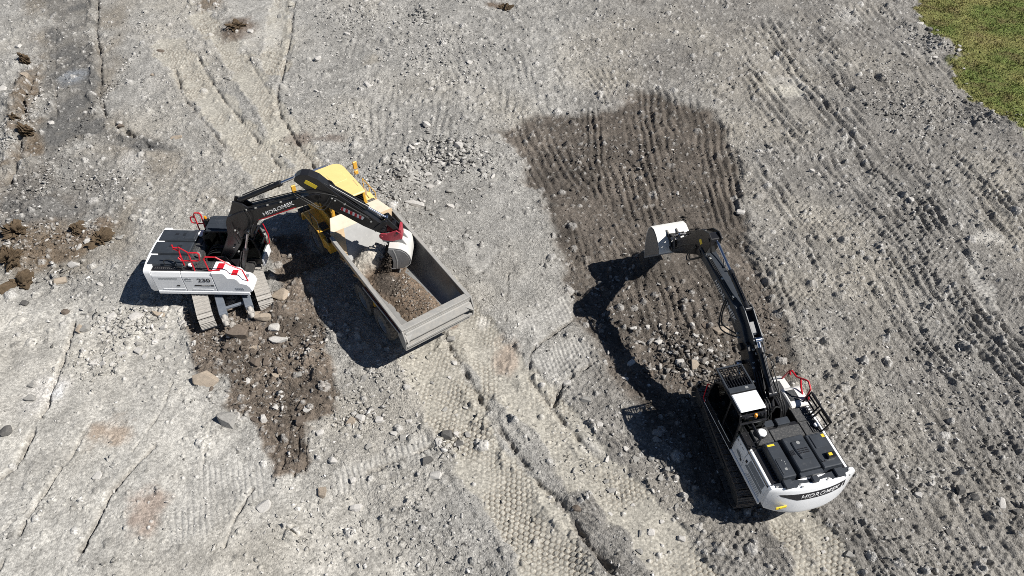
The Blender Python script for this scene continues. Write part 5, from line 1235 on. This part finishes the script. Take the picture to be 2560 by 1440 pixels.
# ------------------------------------------------------------------ gravel, clods, grass
def field(n, seed):
    r = np.random.default_rng(seed)
    y = 8.6 + (56 - 8.6) * r.random(n) ** 1.25; x = r.uniform(-1, 1, n) * (17.2 + (y - 8.6) * .54)
    return x, y, r
def gravel():
    x, y, r = field(46000, 21)
    keep = r.random(len(x)) < np.clip(.45 + 2.2 * fbm(x, y, 2.2, 4, 50), .06, 1)
    x, y = x[keep], y[keep]
    h, col, gr, sm = ground(x, y)
    n = len(x); s = .018 + .11 * r.random(n) ** 5.5 + .012 * np.clip(y - 20, 0, 30) / 15
    dark = (col.mean(1) < .17)
    k = (gr < .3) & ((~dark) | (r.random(n) < .7)) & (r.random(n) > .88 * sm)
    t = r.random((n, 1)) ** np.where(dark, 3.5, 1.6)[:, None]
    c = (.75 * col + .03) * (1 - t) + t * np.where(dark[:, None], np.array([[.46, .44, .40]]), np.array([[.62, .60, .57]])); c = c * r.uniform(.8, 1.15, (n, 1))
    d = r.random(n) < .14; c[d] *= .5
    P = np.stack([x, y, h + s * .12], 1)[k]
    scatter('gravel', P, s[k], c[k], GM, 22)
gravel()
def clods():
    r = np.random.default_rng(31); pts = []; sz = []
    def blob(px, py, rx, ry, n, a, b):
        cx, cy = G(px, py); k = r.normal(size=(n, 2)) * .55
        for q in k: pts.append((cx + q[0] * rx, cy + q[1] * ry)); sz.append(a + (b - a) * r.random() ** 3)
    for z in ((620, 900, 2.4, 2.4, 700, .03, .16), (780, 840, 1.2, 2.0, 420, .03, .14), (700, 1000, 1.4, 1.6, 420, .03, .13), (530, 850, .9, 1.2, 320, .03, .15), (735, 1130, .6, 1.3, 160, .02, .09),
              (1560, 420, 4.5, 4.0, 700, .03, .13), (1650, 760, 3.5, 3.2, 700, .03, .14), (1740, 900, 1.8, 1.2, 620, .04, .22), (1680, 860, 1.0, .9, 260, .04, .2), (1880, 800, 1.6, 2.5, 500, .03, .13), (1700, 1060, 1.4, 1.8, 260, .03, .13),
              (330, 800, 1.3, 1.0, 420, .04, .2), (230, 900, 1.3, 1.0, 200, .03, .16), (150, 690, 1.3, .5, 160, .04, .2), (1120, 390, 2.2, 1.7, 900, .04, .22), (980, 460, 1.6, 1.2, 420, .04, .2), (940, 950, 1.6, 1.2, 260, .03, .15), (880, 1040, 1.6, .5, 160, .04, .18),
              (2340, 110, 1.3, 1.6, 260, .04, .2), (2480, 300, 2.0, .9, 220, .04, .18), (1480, 1130, 2.0, 2.0, 260, .03, .14), (1120, 1110, .5, .4, 60, .06, .2), (60, 610, 2.2, 2.0, 800, .03, .17), (65, 300, .9, 4.5, 800, .03, .18), (110, 460, 1.6, 2.4, 600, .03, .16), (240, 590, 1.0, .8, 160, .03, .16), (265, 230, .3, 5.0, 420, .03, .16), (270, 460, 1.6, 1.4, 300, .04, .18),
              (1100, 130, 4.0, 3.5, 800, .04, .17), (900, 60, 3.5, 2.5, 600, .04, .17), (1060, 40, .8, .8, 120, .06, .28), (830, 320, 3, 3, 420, .04, .14), (2280, 620, 6, 6, 1300, .03, .12), (2450, 1000, 4, 5, 900, .03, .13), (2250, 250, 4, 4, 900, .04, .15), (1050, 700, .4, .4, 0, .1, .1), (800, 1330, 2.5, 1.2, 300, .03, .12), (1050, 1350, 2, 1.0, 220, .03, .12)):
        blob(*z)
    p = np.array(pts); s = np.array(sz); h, col, gr, sm = ground(p[:, 0], p[:, 1]); n = len(p)
    t = r.random((n, 1)) ** np.where(col.mean(1) < .19, 6.0, 2.2)[:, None]; c = (.9 * col) * (1 - t) + t * np.array([[.55, .53, .50]]); c *= r.uniform(.7, 1.2, (n, 1))
    scatter('broken_stone', np.stack([p[:, 0], p[:, 1], h + s * .15], 1), s, c, GM, 33, .9)
clods()
def grass():
    r = np.random.default_rng(41); n = 110000
    lo, hi = GRASS.min(0), GRASS.max(0)
    x = r.uniform(26, 46, n); y = r.uniform(30, 60, n)
    h, col, gr, sm = ground(x, y); k = (gr > .6); x, y, h, col = x[k], y[k], h[k], col[k]; n = len(x)
    a = r.uniform(0, 6.28, n); L = r.uniform(.04, .10, n) + .16 * np.clip(fbm(x, y, .5, 3, 60), 0, 1); w = r.uniform(.015, .035, n)
    dx, dy = np.cos(a), np.sin(a); lx, ly = r.normal(0, .05, n), r.normal(0, .05, n)
    A = np.stack([x - dx * w, y - dy * w, h - .01], 1); B = np.stack([x + dx * w, y + dy * w, h - .01], 1); C = np.stack([x + lx, y + ly, h + L], 1)
    V = np.stack([A, B, C], 1).reshape(-1, 3); c = col * r.uniform(.7, 1.5, (n, 1)); d = r.random(n) < .25; c[d] = np.array([.24, .21, .08]) * r.uniform(.7, 1.2, (d.sum(), 1))
    o = attr_mesh('grass', V, np.arange(n * 3).reshape(-1, 3), np.repeat(c, 3, 0), GM); o['kind'] = 'stuff'
grass()

# ------------------------------------------------------------------ single rocks
ROCKMAT = {'pale': mat('rock_pale', (.50, .48, .45), .9, spec=.2, dust=.4, dustcol=(.40, .38, .35), nscale=5, var=.2, bump=.5), 'grey': mat('rock_grey', (.30, .29, .27), .9, spec=.2, dust=.4, dustcol=(.38, .36, .33), nscale=5, var=.25, bump=.6),
           'tan': mat('rock_tan', (.36, .30, .235), .9, spec=.2, dust=.4, dustcol=(.42, .39, .35), nscale=4, var=.2, bump=.6), 'brown': mat('rock_brown', (.165, .135, .11), .95, spec=.1, dust=.3, dustcol=(.24, .21, .18), nscale=5, var=.25, bump=.8), 'dark': mat('rock_dark', (.13, .125, .118), .9, spec=.2, dust=.3, dustcol=(.24, .23, .21), nscale=5, var=.25, bump=.7)}
ROCKS = {}
def rock_mesh(kind, seed, slab=False):
    k = (kind, seed % 9, slab)
    if k in ROCKS: return ROCKS[k]
    r = np.random.default_rng(500 + seed % 9 * 7 + (3 if slab else 0))
    n = 20; p = r.normal(size=(n, 3)); p /= np.linalg.norm(p, axis=1)[:, None]
    p = np.sign(p) * np.abs(p) ** r.uniform(.55, .85); p *= r.uniform(.8, 1.05, (n, 1)); p[:, 2] *= .45 if slab else .8
    bm = bmesh.new()
    for q in p: bm.verts.new(q)
    o = bmesh.ops.convex_hull(bm, input=bm.verts)
    bmesh.ops.delete(bm, geom=list({g for g in o['geom_interior'] + o['geom_unused'] if isinstance(g, bmesh.types.BMVert)}), context='VERTS')
    bmesh.ops.dissolve_limit(bm, angle_limit=.22, verts=bm.verts, edges=bm.edges)
    bmesh.ops.bevel(bm, geom=list(bm.edges), offset=.035, segments=1, affect='EDGES', clamp_overlap=True)
    me = bpy.data.meshes.new('rock'); bm.to_mesh(me); bm.free(); me.materials.append(ROCKMAT[kind]); ROCKS[k] = me
    return me
NAMED = [  # photo x, y, half length and half width in metres, height, kind, slab, label
    (601, 848, .48, .40, .30, 'brown', 0, 'big rounded soil-coated boulder just below the left crawler track of the loading excavator'),
    (706, 745, .48, .40, .26, 'tan', 1, 'flat olive slab tilted beside the right crawler track of the loading excavator'),
    (518, 955, .55, .38, .36, 'tan', 1, 'large tan boulder casting a dark shadow at the left edge of the brown soil'),
    (573, 1057, .46, .34, .42, 'grey', 0, 'grey angular boulder with a pointed shadow below the large tan boulder'),
    (690, 829, .28, .24, .24, 'pale', 0, 'pale rounded boulder below the end of the right crawler track'),
    (700, 855, .44, .20, .18, 'pale', 1, 'long pale slab lying just under the pale rounded boulder'),
    (664, 808, .42, .18, .22, 'tan', 1, 'rust-streaked slab leaning at the end of the right crawler track'),
    (640, 800, .34, .14, .2, 'tan', 0, 'narrow tan block between the tracks of the loading excavator'),
    (640, 870, .30, .10, .12, 'tan', 1, 'thin splinter of pale rock in the brown soil right of the soil-coated boulder'),
    (754, 1061, .22, .22, .22, 'brown', 0, 'round brown boulder above the scraped strip of brown soil'),
    (640, 912, .22, .22, .22, 'brown', 0, 'dark round stone in the middle of the brown soil heap'),
    (668, 908, .17, .20, .16, 'brown', 0, 'smaller brown stone beside the dark round stone in the soil heap'),
    (692, 940, .24, .14, .12, 'tan', 1, 'tan flat stone in the middle of the brown soil heap'),
    (747, 938, .16, .16, .14, 'grey', 0, 'grey stone right of the tan flat stone in the brown soil'),
    (690, 1020, .18, .14, .12, 'pale', 0, 'white-flecked stone in the lower part of the brown soil'),
    (662, 1050, .14, .20, .2, 'pale', 0, 'upright pale stone at the lower left rim of the brown soil'),
    (596, 1045, .12, .22, .2, 'pale', 0, 'pale block standing against the right side of the grey angular boulder'),
    (1040, 512, .62, .26, .16, 'pale', 1, 'long flat pale slab on the ground right of the dump truck cab'),
    (1070, 440, .25, .2, .2, 'pale', 0, 'pale block in the stony patch right of the dump truck roof'),
    (1147, 375, .26, .22, .22, 'pale', 0, 'pale round-topped block at the top of the stony patch'),
    (1076, 467, .26, .16, .14, 'pale', 1, 'pale flat stone at the bottom of the stony patch'),
    (955, 535, .2, .16, .18, 'grey', 0, 'grey stone in the shadow gap beside the spill guard of the truck'),
    (1090, 1190, .28, .2, .2, 'pale', 0, 'pale boulder on the gravel between the brown strip and the wheel tracks'),
    (833, 1155, .2, .18, .18, 'pale', 0, 'pale block casting a dark shadow right of the scraped strip'),
    (891, 1272, .24, .16, .14, 'pale', 1, 'pale flat stone on the lower middle gravel'),
    (808, 1235, .18, .26, .14, 'tan', 1, 'tan wedge of rock at the start of the striped crawler print'),
    (882, 1203, .14, .13, .14, 'pale', 0, 'small bright cube of rock on the striped crawler print'),
    (1068, 1155, .26, .2, .2, 'dark', 0, 'dark clod at the right end of the striped crawler print'),
    (1117, 1088, .24, .22, .24, 'dark', 0, 'black-shadowed clod left of the wheel tracks in the lower middle'),
    (1148, 1107, .2, .13, .14, 'dark', 0, 'small dark clod right of the black-shadowed clod'),
    (1140, 1085, .13, .14, .14, 'pale', 0, 'bright stone above the two dark clods'),
    (1128, 850, .22, .16, .2, 'grey', 0, 'grey stone with a black shadow just behind the truck tailgate'),
    (1442, 1272, .22, .16, .16, 'brown', 0, 'brown egg-shaped clod on the ridge between the wheel tracks'),
    (1466, 1000, .26, .14, .16, 'grey', 0, 'grey pointed stone left of the dark excavator shadow'),
    (1418, 957, .2, .15, .16, 'pale', 0, 'pale stone on the black rut below the striped patch'),
    (1802, 822, .44, .22, .26, 'tan', 0, 'tan spindle-shaped boulder left of the boom of the right excavator'),
    (1735, 915, .22, .3, .22, 'tan', 0, 'tan upright block among the rubble before the right excavator cab'),
    (1700, 905, .2, .16, .16, 'pale', 0, 'pale stone in the rubble left of the tan upright block'),
    (1852, 528, .26, .16, .14, 'pale', 0, 'bright white stone at the right rim of the dark soil'),
    (2030, 428, .18, .13, .14, 'pale', 0, 'lone white stone on the ridged ground right of the dark soil'),
    (626, 78, .26, .22, .2, 'pale', 0, 'bright white block beside the brown turf near the top edge'),
    (443, 347, .36, .2, .16, 'tan', 1, 'oval pale slab beside the wheel tracks in the upper left'),
    (400, 124, .3, .16, .14, 'brown', 1, 'flat reddish-brown stone in the upper left'),
    (382, 184, .24, .14, .12, 'tan', 1, 'orange-tinted flat stone below the flat reddish-brown stone'),
    (299, 308, .22, .13, .13, 'pale', 0, 'pinkish stone at the bend of the dark ridge in the upper left'),
    (303, 318, .24, .15, .18, 'brown', 0, 'brown lump directly below the pinkish stone at the ridge'),
    (45, 115, .25, .2, .18, 'pale', 0, 'white-topped block near the upper left corner'),
    (10, 225, .26, .22, .2, 'pale', 0, 'pale block at the left edge above the turf lumps'),
    (66, 195, .34, .22, .24, 'tan', 0, 'tan slab leaning beside the turf lumps at the left edge'),
    (150, 700, .34, .24, .32, 'tan', 0, 'tan boulder with a black shadow right of the mossy lumps'),
    (185, 660, .34, .24, .16, 'pale', 1, 'pale slab above the tan boulder at the left'),
    (225, 610, .2, .15, .14, 'pale', 0, 'cream stone beside the reddish turf lump'),
    (60, 755, .22, .15, .15, 'dark', 0, 'dark grey stone on the pale ground below the mossy lumps'),
    (162, 778, .22, .16, .16, 'brown', 0, 'brown-grey stone in the row left of the broken slabs'),
    (214, 822, .2, .28, .24, 'grey', 0, 'left block of the pair of grey blocks below the row of stones'),
    (197, 822, .12, .28, .2, 'tan', 1, 'thin upright slab beside the pair of grey blocks'),
    (342, 790, .34, .26, .18, 'pale', 1, 'largest pale slab in the heap left of the crawler tracks'),
    (397, 787, .34, .14, .14, 'tan', 1, 'long shaded slab at the top right of the pale heap'),
    (412, 822, .2, .16, .18, 'pale', 0, 'angular pale block at the right end of the pale heap'),
    (372, 832, .2, .16, .14, 'pale', 0, 'bright pale block at the foot of the pale heap'),
    (366, 740, .26, .2, .22, 'grey', 0, 'grey boulder lying in the shadow of the white counterweight'),
    (348, 880, .2, .15, .16, 'pale', 0, 'pale stone below the pale heap on the smooth ground'),
    (14, 1078, .28, .24, .2, 'dark', 0, 'dark rounded boulder at the lower left edge'),
    (74, 995, .28, .18, .16, 'grey', 0, 'grey flat stone beside white dust near the black rut'),
    (78, 963, .2, .11, .12, 'grey', 0, 'small grey stone above the grey flat stone'),
    (248, 1193, .18, .18, .1, 'pale', 0, 'round white stone on the smooth lower left ground'),
    (660, 1268, .24, .26, .16, 'pale', 1, 'pale slab outlined by a crack left of the lower middle'),
    (1645, 1080, .24, .18, .18, 'grey', 0, 'upper grey block in the shadow of the right excavator'),
    (1642, 1096, .24, .16, .16, 'grey', 0, 'lower grey block touching the upper grey block in the shadow'),
    (2398, 1228, .17, .2, .22, 'dark', 0, 'dark clod at the right above the cluster near the edge'),
    (2430, 1250, .16, .13, .16, 'dark', 0, 'dark clod in the cluster near the right edge'),
    (2538, 1282, .16, .13, .16, 'dark', 0, 'dark clod touching the right edge of the picture'),
    (2372, 1330, .15, .13, .15, 'dark', 0, 'lone dark clod in the lower right'),
    (1705, 1345, .15, .12, .12, 'pale', 0, 'pale stone beside the right wheel track near the bottom edge'),
    (1500, 1060, .15, .12, .1, 'pale', 0, 'pale stone on the gravel between wheel track and excavator shadow'),
    (2322, 78, .28, .24, .28, 'dark', 0, 'dark lump on the crest beside the grass'),
    (2395, 130, .2, .16, .16, 'pale', 0, 'white stone where the rubble spills on to the grass'),
    (1958, 958, .22, .16, .14, 'pale', 0, 'white flat stone right of the red handrail of the right excavator'),
    (690, 580, .16, .12, .12, 'pale', 0, 'white stone between the loading excavator cab and the truck shadow'),
    (718, 745, .2, .12, .14, 'pale', 0, 'pale flake right of the olive slab beside the track'),
    (800, 1085, .2, .14, .14, 'pale', 0, 'first of the pale stones in the row right of the brown soil'),
    (878, 1055, .18, .22, .18, 'tan', 0, 'tan upright stone in the row right of the brown soil'),
    (900, 1045, .22, .16, .16, 'pale', 0, 'pale block right of the tan upright stone'),
    (948, 1050, .18, .14, .14, 'pale', 0, 'last pale stone at the right end of the row'),
    (985, 1085, .16, .12, .12, 'pale', 0, 'pale stone below the right end of the row of stones'),
]
def rocks():
    r = np.random.default_rng(77); P = [G(p[0], p[1]) for p in NAMED]
    extra = []; seen = set()
    ZONES = [((180, 330), (560, 730), 10), ((200, 460), (770, 930), 30), ((500, 820), (860, 1060), 18), ((980, 1240), (300, 560), 40), ((1560, 1800), (800, 960), 24), ((880, 1180), (880, 1120), 20), ((650, 1240), (20, 250), 24), ((1500, 1700), (1080, 1400), 16), ((2000, 2540), (350, 1400), 22), ((2270, 2420), (30, 250), 8), ((20, 330), (20, 420), 12)]
    MARKS = [(1010, 850, 'the left rear corner of the truck'), (1175, 735, 'the right rear corner of the truck'), (975, 500, 'the spill guard of the truck'), (887, 410, 'the yellow mirror of the truck'), (527, 830, 'the lower end of the left crawler track'), (690, 795, 'the lower end of the right crawler track'), (365, 655, 'the 230 excavator counterweight'), (480, 555, 'the red rail behind the 230 cab'), (1610, 640, 'the white bucket lip'), (1590, 1010, 'the left tip of the cab shadow'), (1835, 960, 'the barred roof guard'), (1740, 1300, 'the lower end of the excavator shadow'), (2125, 1180, 'the right corner of the larger counterweight'), (2030, 960, 'the red rail of the larger excavator'), (1455, 690, 'the tip of the bucket shadow'), (1440, 785, 'the elbow of the boom shadow'),
             (518, 955, 'the large tan boulder'), (573, 1057, 'the grey boulder with the pointed shadow'), (601, 848, 'the big soil-coated boulder'), (754, 1061, 'the round brown boulder'), (342, 790, 'the largest slab of the pale heap'), (214, 822, 'the pair of grey blocks'), (1040, 512, 'the long flat slab beside the truck cab'), (1147, 375, 'the round-topped block in the stony patch'), (1802, 822, 'the tan spindle-shaped boulder'), (1735, 915, 'the tan upright block'), (1090, 1190, 'the pale boulder beside the wheel tracks'), (1117, 1088, 'the black-shadowed clod'), (626, 78, 'the white block beside the turf'), (2398, 1228, 'the dark clods at the right edge'), (2030, 428, 'the lone white stone on the ridges'), (1852, 528, 'the bright stone at the dark soil rim'), (66, 195, 'the tan slab at the left edge'), (443, 347, 'the oval pale slab'), (2322, 78, 'the dark lump on the grass crest'), (1068, 35, 'the dark upright clod at the top edge'), (240, 0, 'the top end of the dark ridge'), (1236, 332, 'the upper left corner of the dark soil'), (1825, 330, 'the upper right corner of the dark soil')]
    for (xa, xb), (ya, yb), n in ZONES:
        c = t = 0
        while c < n and t < 400:
            t += 1; a, b = r.uniform(xa, xb), r.uniform(ya, yb); q = G(a, b)
            if min(math.hypot(q[0] - e[0], q[1] - e[1]) for e in P + [w[0] for w in extra]) < .35: continue
            s = .07 + .12 * r.random() ** 2; s *= 1.25 if yb < 600 else 1
            soil = 490 < a < 850 and 850 < b < 1070 or 1550 < a < 1900 and 780 < b < 970
            kind = ('brown' if soil else 'grey') if r.random() < .4 else 'pale'; slab = r.random() < .3
            m = min(MARKS, key=lambda k: math.hypot(k[0] - a, k[1] - b)); dx, dy = a - m[0], b - m[1]; D = math.hypot(dx, dy)
            where = [w for w, on in (('above', dy < -.4 * D), ('below', dy > .4 * D), ('left of', dx < -.4 * D), ('right of', dx > .4 * D)) if on]
            lab = ' '.join([['small', 'middling', 'chunky'][0 if s < .10 else 1 if s < .15 else 2], kind, 'flat stone' if slab else 'stone', 'close' if D < 45 else 'just' if D < 90 else 'well' if D < 180 else 'far', ' and '.join(where), m[2]]).replace('close above', 'touching-close above')
            lab = lab.replace('touching-close', 'close')
            if len(extra) + len(NAMED) >= 300: break
            if lab in seen or len(lab.split()) > 16: continue
            seen.add(lab); extra.append((q, s, kind, slab, lab)); c += 1
    xy = np.array(P + [e[0] for e in extra]); h = ground(xy[:, 0], xy[:, 1], False)
    def put(i, a, b, c, kind, slab, lab, group, sink):
        o = bpy.data.objects.new('rock', rock_mesh(kind, i * 5 + 1, bool(slab))); COL.objects.link(o)
        c = c * .78; zh = c / (.45 if slab else .8)
        o.scale = (a, b, zh); o.location = (xy[i, 0], xy[i, 1], h[i] + c * sink * .7)
        o.rotation_euler = (r.normal(0, .12), r.normal(0, .12), math.radians(float(r.uniform(-25, 25))) if group is None else r.uniform(0, 6.28))
        tag(o, lab, 'rock', group)
    for i, (px, py, a, b, c, kind, slab, lab) in enumerate(NAMED): put(i, a, b, c, kind, slab, lab, None, .35)
    for j, (q, s, kind, slab, lab) in enumerate(extra): put(len(NAMED) + j, s * r.uniform(1, 1.6), s * r.uniform(.7, 1.1), s * r.uniform(.5, .85), kind, slab, lab, 'loose stones lying on the site', .25)
rocks()

def turf_clumps():
    m = mat('turf_moss', (.105, .077, .052), 1.0, spec=.05, dust=.5, dustcol=(.155, .12, .07), nscale=4, var=.4, bump=1.0)
    L = [((48, 590), .75, .32, 'mossy brown turf lump at the left edge above the black shadow'), ((35, 655), .6, .36, 'mossy olive turf lump with a dark shadow at the left edge'), ((52, 700), .75, .28, 'long mossy ridge of turf above the pale lower left ground'), ((200, 578), .55, .22, 'dark turf lump between the pale stones left of the excavator'), ((255, 605), .6, .28, 'reddish-brown turf lump left of the white counterweight'), ((62, 150), .55, .3, 'brown turf lump in the upper left, topmost of its row'), ((72, 340), .55, .34, 'dark brown turf lump at the left, beside the pale ledge'), ((38, 300), .35, .2, 'small brown turf lump above the pale ledge'), ((592, 70), .95, .22, 'wide patch of dark brown turf near the top edge'), ((1265, 18), .55, .2, 'brown turf lump at the top edge in the middle')]
    xy = np.array([G(*p[0]) for p in L]); h = ground(xy[:, 0], xy[:, 1], False); r = np.random.default_rng(9)
    for i, (p, s, hh, lab) in enumerate(L):
        bm = bmesh.new(); bmesh.ops.create_icosphere(bm, subdivisions=5, radius=1)
        co = np.array([tuple(v.co) for v in bm.verts]); k = .8 + 1.1 * fbm(co[:, 0] * 1.3 + i * 5, co[:, 1] * 1.3 + co[:, 2], .7, 4, i) + .55 * fbm(co[:, 0] + 3, co[:, 1] + 2 * co[:, 2], .22, 4, i + 1)
        for v, q in zip(bm.verts, k): v.co = v.co * float(q)
        me = bpy.data.meshes.new('turf_clump'); bm.to_mesh(me); bm.free(); me.materials.append(m)
        o = bpy.data.objects.new('turf_clump', me); COL.objects.link(o); o.location = (xy[i, 0], xy[i, 1], h[i]); o.scale = (s * .85, s * .6, hh * 1.25); o.rotation_euler[2] = r.uniform(0, 6.28)
        tag(o, lab, 'turf')
turf_clumps()
